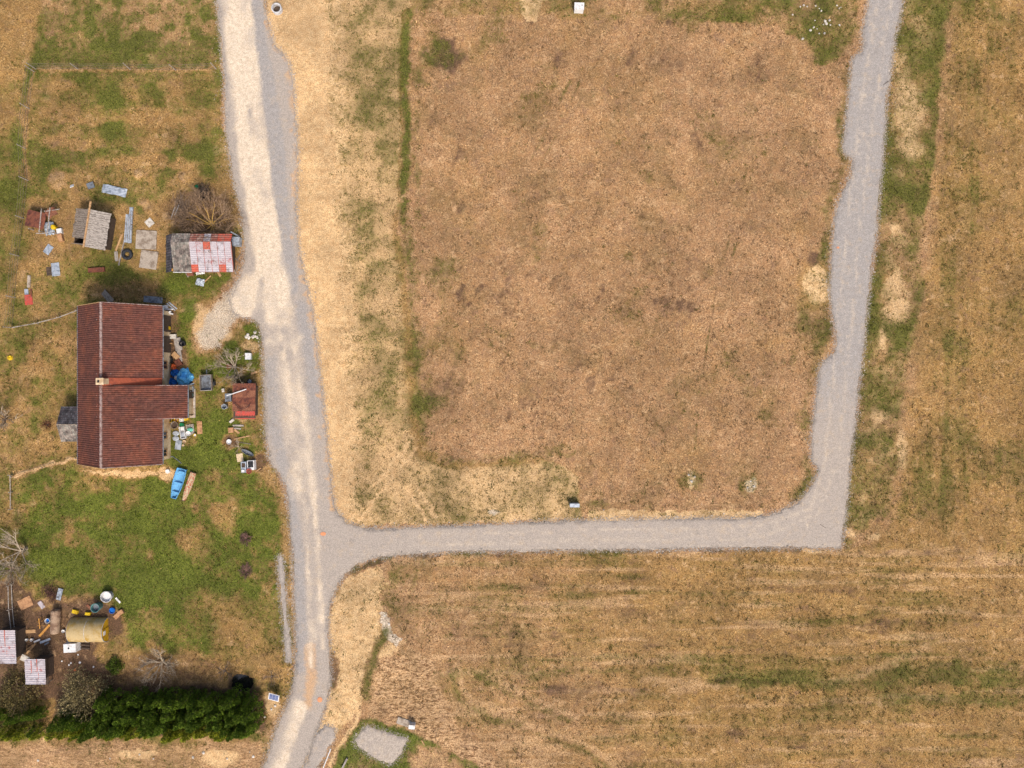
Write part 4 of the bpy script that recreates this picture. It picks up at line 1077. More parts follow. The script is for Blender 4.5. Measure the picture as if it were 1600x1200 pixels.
for (a, b) in (((.55, 1.6, 1.3), (.15, -1.5, 1.2)), ((-.5, 1.5, 1.2), (-.9, -1.2, 1.0)), ((.1, 1.2, 1.25), (1.5, 1.5, 1.0)), ((-1.6, -1.2, .5), (.0, -1.3, .9))):
    q = MB(); q.beam(a, b, .09, .07); q.build('beam', WOOD_GREY2, m)
bent_sheet('rusty_sheet', 'curled rusty sheet beside the pale beams of the collapsed shed', 'metal sheet', 89, 336, 1.2, 1.0, 30, RUST2, .2, 1.0, .1, seed=2)
bent_sheet('tarp', 'grey tarpaulin under the collapsed shed beams', 'tarp', 79, 358, 1.1, 1.5, 10, GALV, .2, .15, .2, seed=3)
o = MB(); o.lathe([(0, .02), (.26, .02), (.3, .5), (.22, .62), (.05, .64), (0, .64)], 14); e = o.build('canister', YELLOW); e.location = gp(87, 356); tag(e, 'yellow orange canister inside the collapsed shed', 'canister')
slab('crate', 'tan wooden box below the collapsed shed beams', 'crate', 97, 372, .5, .9, .4, 15, CARD)
slab('plastic_tub', 'white plastic tub beside the collapsed shed', 'tub', 95, 362, .6, .6, .35, 10, WHITE)
bent_sheet('metal_sheet', 'bent pale blue-grey metal sheet lying on grass behind the plank shed', 'metal sheet', 179, 298, 2.9, 1.0, -13, GALV, .18, .03, .05, seed=4)
t = thing('board_on_stake', 'small white board on a wooden stake', 'sign', gp(124, 300), 0)
m = MB(); m.tube([(0, 0, 0), (.1, .25, 1.5)], .035, 6); m.build('stake', WOOD_TAN, t); m = MB(); m.box((.1, .28, 1.55), (.42, .05, .4), 20, (55, 0)); m.build('board', WHITE, t)
slab('rag_heap', 'small grey and violet scrap heap on grass near the stake', 'scrap', 142, 290, .8, .7, .15, 20, GALV_DK)
slab('metal_plate', 'tilted white metal plate in weeds below the collapsed shed', 'metal plate', 76, 390, .75, 1.1, .05, -35, GALV, .05)
slab('metal_plate', 'upright pale blue plate lying south of the collapsed shed', 'metal plate', 87, 421, .95, 1.55, .05, 6, GALV, .04)
slab('brown_board', 'brown board lying against the pale blue plate', 'board', 77, 424, .6, 1.0, .05, 4, WOOD_DARK, .03)
t = thing('painted_hatch', 'red metal panel with a pale window in the dry grass', 'panel', gp(45, 463), 4)
m = MB(); m.box((0, -.4, .04), (.9, 1.2, .06)); m.build('panel', RED, t); m = MB(); m.box((-.2, .55, .04), (.45, .65, .06)); m.build('window_pane', GALV, t); m = MB(); m.box((.36, .4, .05), (.2, .9, .08)); m.build('edge_rail', RUST, t)
slab('concrete_post', 'pale broken concrete post north of the red panel', 'post', 46, 440, .35, 1.4, .15, -3, CONC)
slab('rusty_trough', 'rusty red trough in grass north of the farmhouse', 'trough', 152, 422, 1.9, .5, .3, 4, RUST)
for i, (x, y, l, rz, lab) in enumerate(((199, 357, 3.3, -4, 'long galvanised sheet strip beside the plank shed, shorter of two'), (205, 352, 4.2, -3, 'long galvanised sheet strip running down to the tyre'))):
    t = thing('metal_strip', lab, 'metal strip', gp(x, y), rz)
    m = MB(); m.grid(lambda a, b: ((a - .5) * .45, (b - .5) * l, .08 + .05 * math.cos(a * math.pi * 4)), 10, 1); m.build('strip', GALV, t)
    m = MB(); m.box((0, 0, .02), (.3, l * .8, .04)); m.build('batten', WOOD_GREY, t)
plank('split pale plank leaning toward the tyre', 191, 366, 181, 392, .22, .05, WOOD_TAN)
plank('long thin plank left of the tyre', 196, 370, 186, 415, .14, .05, WOOD_GREY2, .06)
plank('short wide board left of the tyre', 181, 393, 183, 408, .4, .05, WOOD_GREY2)
def tyre(label, px, py, r, w=.3, z=0, mat=RUBBER):
    t = thing('tyre', label, 'tyre', gp(px, py) + Vector((0, 0, z)))
    m = MB(); m.lathe([(r * .5, .06), (r * .62, 0), (r * .92, 0), (r, .06), (r, w - .06), (r * .92, w), (r * .62, w), (r * .5, w - .06), (r * .5, .06)], 28); m.build('tread', mat, t, True)
    for k in range(20):
        a = 2 * math.pi * k / 20; q = MB(); q.box((r * .99 * math.cos(a), r * .99 * math.sin(a), w / 2), (.05, .06, w * .8), math.degrees(a)); q.build('lug', mat, t)
    return t
tyre('big black tractor tyre lying on the grass by metal strips', 200, 398, .62, .34)
slab('concrete_slab', 'square broken concrete slab beside the red roofed shed, north one', 'slab', 229, 375, 2.4, 2.2, .12, -3, CONC)
slab('concrete_slab', 'cracked concrete slab south of the square one', 'slab', 233, 406, 2.0, 2.1, .10, -8, CONC)
slab('stepping_stone', 'tan diamond shaped stone slab in the grass', 'slab', 234, 348, .85, .85, .08, 40, STONE)

# red and white roofed shed
t, ax_, ay_ = shed_px('patched_shed', 'long shed with patched red and white sheet roof by the road', 'shed', 254, 365, 362, 424, 2.5, WOOD_GREY)
simple_walls(t, ax_, ay_, 1.7, WOOD_DARK, .6)
xl = -ax_ + 1.0; xm_ = -ax_ + 3.1; yr = ay_ - 1.0
tile_field('hip_shingles', (-ax_, -ay_, 1.55), (0, 2 * ay_, 0), (1.0, 0, .85), 14, 4, t, SHINGLE_SHADE, seed=8, lo=.7, hi=1.2)  # west face: shade put into the darker shingle colour
tile_field('roof_shingles', (xl, -ay_, 2.0), (xm_ - xl, 0, 0), (0, 2 * ay_ - 1.0, .75), 9, 12, t, SHINGLE, seed=9, lo=.65, hi=1.25)
tile_field('roof_shingles', (xl, ay_, 2.3), (xm_ - xl, 0, 0), (0, -1.0, .45), 9, 4, t, SHINGLE, seed=10, lo=.65, hi=1.25)
cols = 6; cw = (ax_ - xm_) / cols; rowl = (yr + ay_) / 4
pat = ['WWWWWW', 'WWRWWR', 'WRWWRW', 'RWBWRR']
pat = [list('RWWWRW'), list('WWWWWW'), list('WWWWWW'), list('WWRWWW')]
for j in range(4):
    for i in range(cols):
        y0 = -ay_ + j * rowl; z0 = 2.0 + .75 * j / 4
        mt = {'W': random.choice([REDROOF, WHITEROOF, WHITEROOF]), 'R': REDSHEET}[pat[j][i]]
        corr_sheet('roof_sheet', (xm_ + i * cw + .03, y0, z0 + .04 + .012 * j), (0, rowl * 1.03, .75 / 4), (cw - .05, 0, 0), 4, t, mt, .022)
for i in range(cols):
    corr_sheet('roof_sheet', (xm_ + i * cw + .02, ay_, 2.34), (0, -1.02, .45), (cw - .03, 0, 0), 4, t, [BROWNSHEET, BROWNSHEET, WHITEROOF, BROWNSHEET, REDSHEET, REDSHEET][i], .018)
quad_slab('roof_deck', [(xl, -ay_, 1.96), (ax_, -ay_, 1.96), (ax_, yr, 2.71), (xl, yr, 2.71)], .06, REDSHEET, t)
quad_slab('roof_deck', [(xl, ay_, 2.26), (ax_, ay_, 2.26), (ax_, yr, 2.71), (xl, yr, 2.71)], .06, WOOD_DARK, t)
m = MB(); m.beam((xl, -ay_ - .03, 2.02), (xm_, -ay_ - .03, 2.02), .05, .2); m.build('fascia', WHITE, t)
m = MB(); m.box((ax_ - .1, ay_ + .2, 1.2), (.12, .12, 2.5)); m.build('corner_post', GALV, t)
t = thing('metal_cabinet', 'pale blue-grey metal cabinet standing at the east end of the patched shed', 'cabinet', gp(371, 379))
m = MB(); m.box((.05, 0, .45), (.95, 1.0, .9)); m.build('body', GALV, t); m = MB(); m.box((-.5, 0, .4), (.12, .9, .8)); m.build('door', GALV_DK, t)
bent_sheet('plastic_sheet', 'crumpled white plastic below the patched shed', 'plastic sheet', 313, 425, 1.0, .6, 10, WHITE, .2, .02, .2, seed=7)
bent_sheet('plastic_sheet', 'pale blue crumpled sheet alone on the grass south of the patched shed', 'plastic sheet', 313, 441, 1.0, .8, -15, GALV, .15, .02, .15, seed=8)
plank('tan board jutting out below the patched shed roof', 338, 420, 345, 432, .3, .04, WOOD_TAN, .05)
plank('grey plank jutting out below the shingled roof part', 290, 424, 295, 433, .25, .05, WOOD_GREY, .05)
plank('orange board along the foot of the shingled roof part', 266, 421, 288, 424, .25, .05, WOOD_ORANGE, .1)
plank('thin brown stick on the grass near the pale blue sheet', 320, 440, 330, 431, .12, .06, WOOD_TAN, .04)
slab('rubble_box', 'orange brown box among debris below the patched shed', 'box', 299, 428, .7, .5, .35, 0, RUST2)
for i, (x, y, rz) in enumerate(((368, 404, 40), (372, 415, 100), (366, 420, 70), (376, 398, 120))):
    plank('short broken branch wood beside the shed on the road verge', x, y, x + 9 * math.cos(R(rz)), y + 9 * math.sin(R(rz)), .12, .1, WOOD_GREY, .06, 'firewood', 'firewood', 'broken wood at the verge')

# ------------------------------------------------------------------ around the house
plank('wide grey board leaning against the north gable', 162, 456, 185, 474, .7, .06, WOOD_GREY, .1, z1=1.3)
t = thing('water_trough', 'dark blue-grey metal trough on legs at the north gable', 'trough', gp(247, 470), -5)
m = MB(); m.grid(lambda a, b: ((b - .5) * 2.1, .38 * math.cos(math.pi * (.04 + .92 * a)), 1.05 - .3 * math.sin(math.pi * a) + .25), 10, 6)
m.f = [tuple(reversed(f)) for f in m.f]; m.build('basin', GALV_DK, t)
m = MB(); m.box((0, 0, 1.2), (2.15, .72, .04)); m.build('cover', GALV_DK, t)
for sx in (-.85, .85):
    for sy in (-.3, .3): m = MB(); m.beam((sx, sy, 0), (sx * .9, sy * .8, 1.2), .06, .06); m.build('leg', BLACK, t)
for i, (a, b, lab) in enumerate((((264, 472), (277, 483), 'grey metal rail lying at the house corner, outer one'), ((261, 474), (274, 485), 'grey metal rail lying at the house corner, inner one'))):
    plank(lab, *a, *b, .12, .06, GALV, .05, 'rail', 'metal_rail')
for i, (x0, y0, x1, y1, lab) in enumerate(((256, 484, 271, 483, 'white pipe stacked at the house corner, topmost'), (256, 488, 272, 491, 'white pipe stacked at the house corner, angled one'), (256, 492, 270, 487, 'white pipe stacked at the house corner, crossing one'))):
    a, b = gp(x0, y0), gp(x1, y1); m = MB(); L = (b - a).length; m.tube([(0, 0, 0), (L, 0, 0)], .09, 8); e = m.build('pipe', WHITE); e.location = (a.x, a.y, a.z + .1 + .18 * i); e.rotation_euler = (0, 0, math.atan2(b.y - a.y, b.x - a.x)); tag(e, lab, 'pipe')
slab('plastic_bag', 'white bag at the northeast house corner', 'bag', 259, 480, .6, .4, .3, 10, WHITE)
plank('tan beam sticking out of the woodshed side with a yellow end', 256, 515, 267, 517, .2, .1, WOOD_TAN, .6, 'beam')
slab('yellow_box', 'small yellow box on the end of a tan beam', 'box', 266, 513, .4, .35, .3, 0, YELLOW, .3)
slab('stone_block', 'pale stone block on grass east of the house', 'stone', 271, 526, .8, .5, .3, 5, STONE)
plank('grey pole lying out from the house wall', 256, 537, 271, 537, .12, .08, WOOD_TAN, .3, 'pole')
t = thing('log_pile', 'pile of grey split logs in the yard beside the house', 'log pile', gp(279, 538), -80)
for i in range(6): m = MB(); m.tube([(-.75, -.35 + .14 * i, .1 + .05 * (i % 2)), (.75, -.37 + .14 * i, .1 + .05 * (i % 2))], .08, 7); m.build('log', WOOD_GREY2, t)
t = thing('log_pile', 'narrow row of grey logs running south from the log pile', 'log pile', gp(281, 553), -82)
for i in range(3): m = MB(); m.tube([(-.9, -.18 + .16 * i, .1), (.9, -.18 + .16 * i, .1)], .09, 7); m.build('log', WOOD_GREY2, t)
o = MB(); o.lathe([(0, .02), (.35, .02), (.42, .4), (.36, .4), (.3, .1), (0, .1)], 16); e = o.build('basket', BLACK); e.location = gp(266, 563); tag(e, 'black round basket among junk by the house wall', 'basket')
o = MB(); o.lathe([(0, .02), (.3, .02), (.36, .5), (.3, .5), (.26, .1), (0, .1)], 16); e = o.build('pot', BLACK); e.location = gp(287, 537); tag(e, 'dark pot at the end of the log pile', 'pot')
o = MB(); o.box((0, 0, .25), (.45, .7, .5), 0, None, .8); o.tube([(0, .15, .5), (0, .15, .62)], .07, 8); e = o.build('canister', ORANGE); e.location = gp(273, 573); e.rotation_euler.z = R(-15); tag(e, 'orange canister beside the blue tarpaulin', 'canister')
slab('scrap_box', 'rust brown box between orange canister and log row', 'box', 280, 567, .7, .8, .35, 30, RUST)
for i, (x, y, mt, w_, l_, lab) in enumerate(((258, 553, WHITE, .5, .5, 'white crate against the house wall, northern one'), (259, 562, CARD, .45, .6, 'cardboard box against the house wall'), (258, 570, ORANGE, .4, .4, 'small orange box against the house wall'), (262, 557, RED, .3, .3, 'small red tin by the black basket'), (276, 556, WOOD_TAN, .6, .9, 'tan board heap between logs and black basket'))):
    slab('box', lab, 'box', x, y, w_, l_, .3, 12 * i, mt)
slab('door_panel', 'long pale panel lying along the house wall', 'panel', 260, 588, .5, 2.3, .08, -2, STONE, .15)
def crumpled(name, label, cat, px, py, rx, ry, h, mat, seed, z=0.0):
    g = random.Random(seed); m = MB(); bm = bmesh.new(); bmesh.ops.create_icosphere(bm, subdivisions=3, radius=1)
    for v in bm.verts:
        k = 1 + g.uniform(-.16, .16); v.co = Vector((v.co.x * rx * k, v.co.y * ry * k, max(-.05, v.co.z * h * (1 + g.uniform(-.35, .35)))))
    me = bpy.data.meshes.new(name); bm.to_mesh(me); bm.free(); me.materials.append(mat)
    e = bpy.data.objects.new(name, me); COL.objects.link(e); e.location = gp(px, py) + Vector((0, 0, z)); return tag(e, label, cat)
crumpled('tarp', 'big crumpled bright blue tarpaulin heap', 'tarp', 289, 590, .95, 1.1, .6, BLUE, 1)
crumpled('tarp', 'deep blue tarpaulin bundle nearest the house wall', 'tarp', 274, 583, .5, .5, .45, BLUE_DK, 2)
crumpled('tarp', 'flat blue tarpaulin fold at the wing corner', 'tarp', 268, 597, .65, .5, .35, BLUE_DK, 3)
crumpled('plastic_bag', 'white bag between the blue tarpaulins', 'bag', 277, 590, .3, .3, .4, WHITE, 4)
crumpled('black_bag', 'black rubbish bag at the edge of the blue tarpaulin', 'bag', 297, 600, .4, .3, .3, BLACK, 5)
t = thing('trailer', 'small grey box trailer parked on the lawn', 'trailer', gp(326, 598), 3)
m = MB(); m.box((0, 0, .5), (1.25, 1.75, .06)); m.build('floor', GALV_DK, t)
for cx, cy, sx, sy in ((-.65, 0, .06, 1.86), (.65, 0, .06, 1.86), (0, .9, 1.24, .06), (0, -.9, 1.24, .06)): m = MB(); m.box((cx, cy, .7), (sx, sy, .42)); m.build('side_panel', WOOD_GREY2 if cy < 0 else WOOD_GREY, t)
m = MB(); m.beam((0, .9, .45), (0, 1.5, .4), .08, .08); m.build('drawbar', GALV_DK, t)
for sx in (-.78, .78): m = MB(); m.lathe([(.08, -.07), (.27, -.08), (.3, -.05), (.3, .05), (.27, .08), (.08, .07)], 16, (sx, -.1, .29), 'X'); m.build('wheel', RUBBER, t)
# wing's paved step and its things
slab('paved_step', 'narrow paved step along the wing front', 'step', 301, 630, .7, 3.4, .1, 0, CONC)
plank('white downpipe lying off the wing corner', 293, 603, 308, 599, .1, .1, GALV, .8, 'pipe', 'downpipe')
slab('drain_box', 'blue-grey box on the paved step', 'box', 301, 608, .45, .6, .35, 0, GALV, .08)
slab('doormat', 'beige board lying on the paved step', 'board', 301, 629, .6, 1.25, .05, 0, STONE, .1)
o = MB(); o.lathe([(0, .02), (.2, .02), (.27, .35), (.22, .35), (.18, .1), (0, .1)], 14); e = o.build('flower_pot', TEAL); e.location = gp(301, 617, .08); tag(e, 'dark green pot on the paved step', 'pot')
o = MB(); o.lathe([(0, .02), (.2, .02), (.27, .35), (.22, .35), (.18, .1), (0, .1)], 14); e = o.build('flower_pot', TURQ); e.location = gp(299, 643, .08); tag(e, 'turquoise pot at the south end of the step', 'pot')
def bucket(label, px, py, r, h, mat, cat='bucket', name='bucket', inner=None, z=0.0):
    t = thing(name, label, cat, gp(px, py) + Vector((0, 0, z)))
    m = MB(); m.lathe([(0, .01), (r * .8, .01), (r, h), (r * .93, h), (r * .74, .06), (0, .06)], 18); m.build('body', mat, t, False)
    m = MB(); m.lathe([(r * 1.0, h - .03), (r * 1.06, h - .02), (r * 1.06, h + .01), (r * .98, h + .01)], 18); m.build('rim', mat, t)
    if inner: m = MB(); m.lathe([(0, h * .6), (r * .86, h * .6)], 18); m.f = [tuple(f) for f in m.f]; m.build('filling', inner, t)
    return t
bucket('yellow bucket with dark filling at the wing foot', 267, 656, .3, .4, YELLOW, inner=WOOD_DARK)
bucket('yellow bucket next to white sack at the wing foot', 277, 656, .24, .35, YELLOW, inner=CARD)
crumpled('sack', 'white sack between yellow bucket and yellow crate', 'sack', 284, 656, .3, .28, .3, WHITE, 6)
slab('yellow_crate', 'bright yellow crate at the wing corner', 'crate', 293, 654, .5, .4, .4, 5, YELLOW)
bucket('open wooden half barrel south of the wing', 275, 664, .42, .5, WOOD_GREY, 'barrel', 'half_barrel', WOOD_DARK)
bucket('green plastic bucket south of the wing', 286, 664, .26, .4, GREEN, inner=GREEN)
t = thing('trough', 'long white trough lying among buckets', 'trough', gp(287, 676), -170)
m = MB()
for cx, cy, sx, sy in ((-.26, 0, .06, 1.4), (.26, 0, .06, 1.4), (0, .68, .46, .06), (0, -.68, .46, .06)): m.box((cx, cy, .2), (sx, sy, .4))
m.box((0, 0, .06), (.46, 1.3, .06)); m.build('tub', WHITE, t); m = MB(); m.box((-.02, .2, .3), (.42, .5, .1)); m.build('insert', GALV, t)
t = thing('pallet', 'grey pallet carrying a turquoise bag and white basin', 'pallet', gp(298, 671), 8)
for i in range(5): m = MB(); m.box((-.36 + .18 * i, 0, .14), (.14, 1.2, .03)); m.build('slat', WOOD_GREY2, t)
for yy in (-.5, 0, .5): m = MB(); m.box((0, yy, .065), (.9, .1, .12)); m.build('bearer', WOOD_GREY, t)
crumpled('plastic_bag', 'turquoise bag on the grey pallet', 'bag', 298, 671, .35, .25, .25, TURQ, 7, .15)
bucket('white basin on the grey pallet edge', 296, 677, .28, .2, WHITE, 'basin', 'basin', z=.15)
for i, (x, y, lab) in enumerate(((275, 677, 'grey oval lid lying on grass, the one nearer the wing'), (275, 685, 'grey oval lid lying on grass, the one nearer the blue-grey panel'))):
    m = MB(); m.lathe([(0, .12), (.3, .11), (.38, .07), (.4, .0)], 20, squash=.75); m.f = [tuple(f[::-1]) for f in m.f]; e = m.build('lid', GALV); e.location = gp(x, y, 0); tag(e, lab, 'lid')
slab('sheet_panel', 'blue-grey rectangular panel on the lawn', 'panel', 279, 695, .7, 1.1, .1, -8, GALV)
bucket('small cream tub near the blue-grey panel', 289, 690, .2, .2, CREAM, 'tub', 'tub')
bucket('tiny cream cup below the cream tub', 287, 696, .13, .15, CREAM, 'cup', 'cup')
bucket('yellow and white bucket beside the brown board', 306, 680, .2, .3, YELLOW, inner=WHITE)
slab('board', 'brown board with pile of dirt east of the pallet', 'board', 312, 668, .6, 1.5, .06, 3, CARD)
m = MB(); m.lathe([(0, .3), (.22, .3), (.26, .25), (.26, 0)], 18); m.f = [f[::-1] for f in m.f]; e = m.build('well_cap', WHITE); e.location = gp(263, 736); tag(e, 'round white cap on bare dirt at the house corner', 'cap')
a = MB(); hp = [(262, 715), (270, 713), (277, 718), (284, 724)]; q0 = gp(262, 715)
a.tube([gp(*p) - q0 + Vector((0, 0, .05)) for p in hp], .05, 6); e = a.build('hose', GALV_DK); e.location = q0; tag(e, 'grey hose curling from the southeast house corner', 'hose')
# boats
def boat(label, px, py, L, w, rz, mat, flip):
    t = thing('rowing_boat', label, 'boat', gp(px, py), rz)
    m = MB()
    def prof(a): return 1 - .55 * max(0, (a - .45) / .55) ** 1.6 - .12 * max(0, (.2 - a) / .2)
    if flip:
        m.grid(lambda a, b: ((a - .5) * L, (b - .5) * w * prof(a) * (.8 if .15 < b < .85 else 1), (.38 if .15 < b < .85 else 0) * (1 - .35 * max(0, a - .7) / .3) + (.04 if .4 < b < .6 else 0)), 14, 10)
        m.f = [f for f in m.f]; m.build('hull', mat, t)
        for s_ in (-1, 1): q = MB(); q.grid(lambda a, b: ((s_ * .5) * L, (b - .5) * w * prof(.5 + .5 * s_), a * .36), 1, 6); q.build('transom', mat, t)
        q = MB(); q.box((0, 0, .43), (L * .9, .06, .06)); q.build('keel', mat, t)
    else:
        m.grid(lambda a, b: ((a - .5) * L, (b - .5) * w * prof(a), .08 + .34 * abs(2 * b - 1) ** 3), 14, 10); m.build('hull', mat, t)
        q = MB()
        for s_ in (-1, 1): q.tube([((a - .5) * L, s_ * .5 * w * prof(a), .43) for a in np.linspace(0, 1, 12)], .035, 6)
        q.build('gunwale', mat, t)
        for a in (.12, .5, .82): q = MB(); q.box(((a - .5) * L, 0, .33), (.26, w * prof(a) * .86, .04)); q.build('thwart', mat, t)
        for s_, a in ((-1, 0.0), (1, 1.0)): q = MB(); q.box((s_ * L * .5, 0, .24), (.05, w * prof(a), .4)); q.build('transom', mat, t)
    return t
boat('light blue rowing boat lying on the lawn', 280, 755, 3.55, 1.2, -106, BOATBLUE, False)
boat('upturned cream rowing boat with flaking red paint', 295, 760, 3.5, .95, -109, BOATRED, True)

# right-hand yard strip
g = random.Random(5)
def rock(label, px, py, r, mat, group, name='stone', cat='stone', flat=.6):
    bm = bmesh.new(); bmesh.ops.create_icosphere(bm, subdivisions=1, radius=1)
    for v in bm.verts: v.co = Vector((v.co.x * r * g.uniform(.7, 1.2), v.co.y * r * g.uniform(.7, 1.2), v.co.z * r * flat * g.uniform(.7, 1.1)))
    me = bpy.data.meshes.new(name); bm.to_mesh(me); bm.free(); me.materials.append(mat)
    e = bpy.data.objects.new(name, me); COL.objects.link(e); e.location = gp(px, py, r * flat * .35); return tag(e, label, cat, group)
for i in range(11): rock('pale stone in the heap beside the driveway mouth', 383 + g.uniform(0, 20), 519 + g.uniform(0, 10), g.uniform(.12, .26), STONE, 'stones at the driveway mouth')
t = thing('white_box', 'square white box on the verge grass north of the bare shrub', 'box', gp(390, 557)); m = MB(); m.box((0, 0, .25), (.6, .7, .5)); m.build('body', WHITE, t); m = MB(); m.box((0, 0, .52), (.66, .76, .04)); m.build('lid', WHITE, t)
plank('short pale plank on the verge north of the rusty shed', 392, 584, 402, 581, .25, .06, WOOD_TAN, .04)
slab('clay_slab', 'pinkish clay slab under the bare yard tree', 'slab', 359, 572, .7, .5, .08, 15, RUST2)
t, ax_, ay_ = shed_px('rusty_shed', 'low shed with rusty flat roof and red sheet by the road', 'shed', 363, 599, 399, 654, 1.7, RUST)
simple_walls(t, ax_, ay_, 1.5, WOOD_DARK, .35)
nsh = 4; yy = ay_
for i in range(nsh):
    L = (2 * ay_ - .85) / nsh; corr_sheet('roof_sheet', (-ax_ + random.uniform(-.05, .05), ay_ - i * L, 1.72 - .04 * i), (2 * ax_, 0, 0), (0, -L * 1.04, -.03), 12, t, RUST2 if i % 2 else RUST, .015)
corr_sheet('red_roof_sheet', (-ax_ + .3, -ay_ + .85, 1.62), (2 * ax_ - .4, 0, 0), (0, -.9, -.12), 12, t, RED, .015)
m = MB(); m.box((0, 0, 1.52), (2 * ax_ - .1, 2 * ay_ - .1, .06)); m.build('roof_deck', WOOD_DARK, t)
plank('white pipe lying across the rusty shed roof', 364, 618, 394, 608, .1, .08, WHITE, 1.85, 'pipe', 'roof_pipe')
slab('blue_box', 'blue-grey metal box at the west side of the rusty shed', 'box', 361, 621, .7, .95, .9, 2, GALV_DK)
bucket('pale blue barrel west of the rusty shed', 354, 635, .29, .8, GALV, 'barrel', 'barrel', GALV_DK)
bucket('small green pot at the east side of the rusty shed', 399, 637, .2, .3, GREEN, 'pot', 'pot')
a = MB(); hp = [(366 + 26 * u_, 630 + 9 * math.sin(math.pi * u_)) for u_ in np.linspace(0, 1, 9)]; q0 = P(366, 630, 1.78)
a.tube([P(p[0], p[1], 1.78) - q0 for p in hp], .03, 5); e = a.build('cable', BLACK); e.location = q0; tag(e, 'black cable looped over the rusty shed roof', 'cable')
bucket('small dark bucket with white handle at the rusty shed north end', 391, 596, .28, .35, BLACK, inner=GALV)
for i in range(16): plank('dark dead stick in the brush beside the rusty shed', *(lambda x_, y_, a_: (x_, y_, x_ + 14 * math.cos(a_), y_ + 14 * math.sin(a_)))(g.uniform(350, 392), g.uniform(588, 600), g.uniform(-.5, .6)), .05, .04, WOOD_DARK, .05 + .02 * i, 'stick', 'stick', 'brush sticks by the rusty shed')
slab('gate_stone', 'white block on the grass west of the rusty shed', 'block', 350, 610, .3, .4, .3, 10, STONE)
plank('pale short post leaning south of the rusty shed', 360, 660, 366, 655, .25, .2, STONE, .12, 'post')
plank('grey plank in the row below the rusty shed, upper one', 364, 665, 381, 665, .2, .06, WOOD_GREY2, .05)
plank('grey plank in the row below the rusty shed, lower one', 362, 669, 377, 670, .18, .06, WOOD_GREY2, .05)
slab('crate', 'orange brown crate below the grey planks', 'crate', 362, 672, .6, .6, .3, 5, CARD)
plank('pale split wood beside the orange brown crate', 367, 671, 374, 677, .25, .08, WOOD_TAN, .05)
bucket('round white cap on brown soil in the yard', 359, 690, .28, .25, WHITE, 'cap', 'manhole_cover', WHITE)
plank('tan plank pointing east from the white drain cap', 366, 686, 390, 681, .14, .05, WOOD_TAN, .05)
plank('thin pole below the tan plank', 368, 690, 392, 694, .06, .05, WOOD_GREY, .05, 'pole')
slab('pale_board', 'square cream board near the old sink unit', 'board', 375, 715, .75, .95, .1, 8, CREAM)
t = thing('bath_tub', 'narrow dark bath tub lying above the sink unit', 'tub', gp(388, 707), -25)
m = MB(); m.lathe([(.0, .05), (.7, .05), (.78, .3), (.7, .3), (.64, .12), (0, .12)], 20, squash=.32); m.build('basin', GALV_DK, t)
t = thing('old_stove', 'white old stove with dark hob and a red bowl side', 'stove', gp(395, 726), 2)
m = MB(); m.box((0, 0, .35), (.8, 1.1, .7)); m.build('body', WHITE, t); m = MB(); m.box((0, .12, .71), (.62, .72, .03)); m.build('hob', BLACK, t)
t = thing('old_sink', 'narrow grey sink unit beside the old stove', 'sink', gp(384, 729), 2)
m = MB(); m.box((0, 0, .35), (.6, 1.25, .7)); m.build('cabinet', GALV, t); m = MB(); m.box((0, .22, .71), (.4, .5, .03)); m.build('basin', WOOD_DARK, t)
bucket('round red bowl on the old stove', 393, 735, .3, .15, RED, 'bowl', 'bowl', RUST, .69)
bucket('small white pot on the sink unit', 384, 735, .18, .15, WHITE, 'pot', 'pot', WHITE, .69)
plank('broken tan branch east of the old stove', 400, 737, 408, 731, .1, .08, WOOD_TAN, .05, 'branch', 'branch')

# ------------------------------------------------------------------ lower-left garden
t = thing('greenhouse', 'yellowed half-round greenhouse tunnel with bright yellow gable', 'greenhouse', gp(142, 983), 0)
GL, GW, GH = 4.1, 2.8, 1.45
for i in range(2):
    x0 = -GL / 2 + i * GL / 2; m = MB()
    m.grid(lambda a, b: (x0 + .01 + b * (GL / 2 - .02), -GW / 2 * math.cos(math.pi * a), GH * math.sin(math.pi * a) ** .85), 18, 3); m.f = [f[::-1] for f in m.f]
    m.build('cover_sheet', YCOVER, t, True)
for i in range(5):
    x0 = -GL / 2 + i * GL / 4; m = MB(); m.tube([(x0, -GW / 2 * math.cos(math.pi * a) * .99, GH * math.sin(math.pi * a) ** .85 * .995 + (.012 if i == 2 else -.02)) for a in np.linspace(0.001, .999, 17)], .03, 5); m.build('hoop', STONE if i == 2 else GALV, t)
for sx in (-1, 1):
    m = MB(); pts = [(sx * GL / 2, -GW / 2 * math.cos(math.pi * a), GH * math.sin(math.pi * a) ** .85) for a in np.linspace(0, 1, 17)]
    m.add(pts + [(p[0] - sx * .04, p[1], p[2]) for p in pts], [tuple(range(17)) if sx < 0 else tuple(range(16, -1, -1)), tuple(range(33, 16, -1)) if sx < 0 else tuple(range(17, 34))]); ga = m.build('gable', YGABLE, t)
m = MB(); m.box((GL / 2 + .03, -.1, .65), (.05, .8, 1.3)); dr = m.build('door', YGABLE, t); m = MB(); m.box((GL / 2 + .07, -.15, .95), (.03, .5, .4)); m.build('door_pane', WHITE, dr)
slab('yellow_crate', 'yellow crate on soil north of the greenhouse', 'crate', 119, 955, .65, .4, .3, -15, YELLOW)
slab('yellow_crate', 'yellow crate touching the greenhouse north side', 'crate', 139, 958, .6, .3, .3, -5, YELLOW)
bucket('big white round tub near the greenhouse', 171, 930, .62, .75, CONC_LT, 'tub', 'tub', WHITE)
bucket('teal barrel with water north of the greenhouse', 156, 946, .5, 1.0, TEAL, 'barrel', 'barrel', GALV_DK)
bucket('bright blue bowl near the greenhouse corner', 177, 953, .33, .3, BLUE_DK, 'bowl', 'bowl', BLUE_DK)
plank('white plank between the round tub and blue bowl', 181, 934, 188, 942, .22, .05, WHITE, .04)
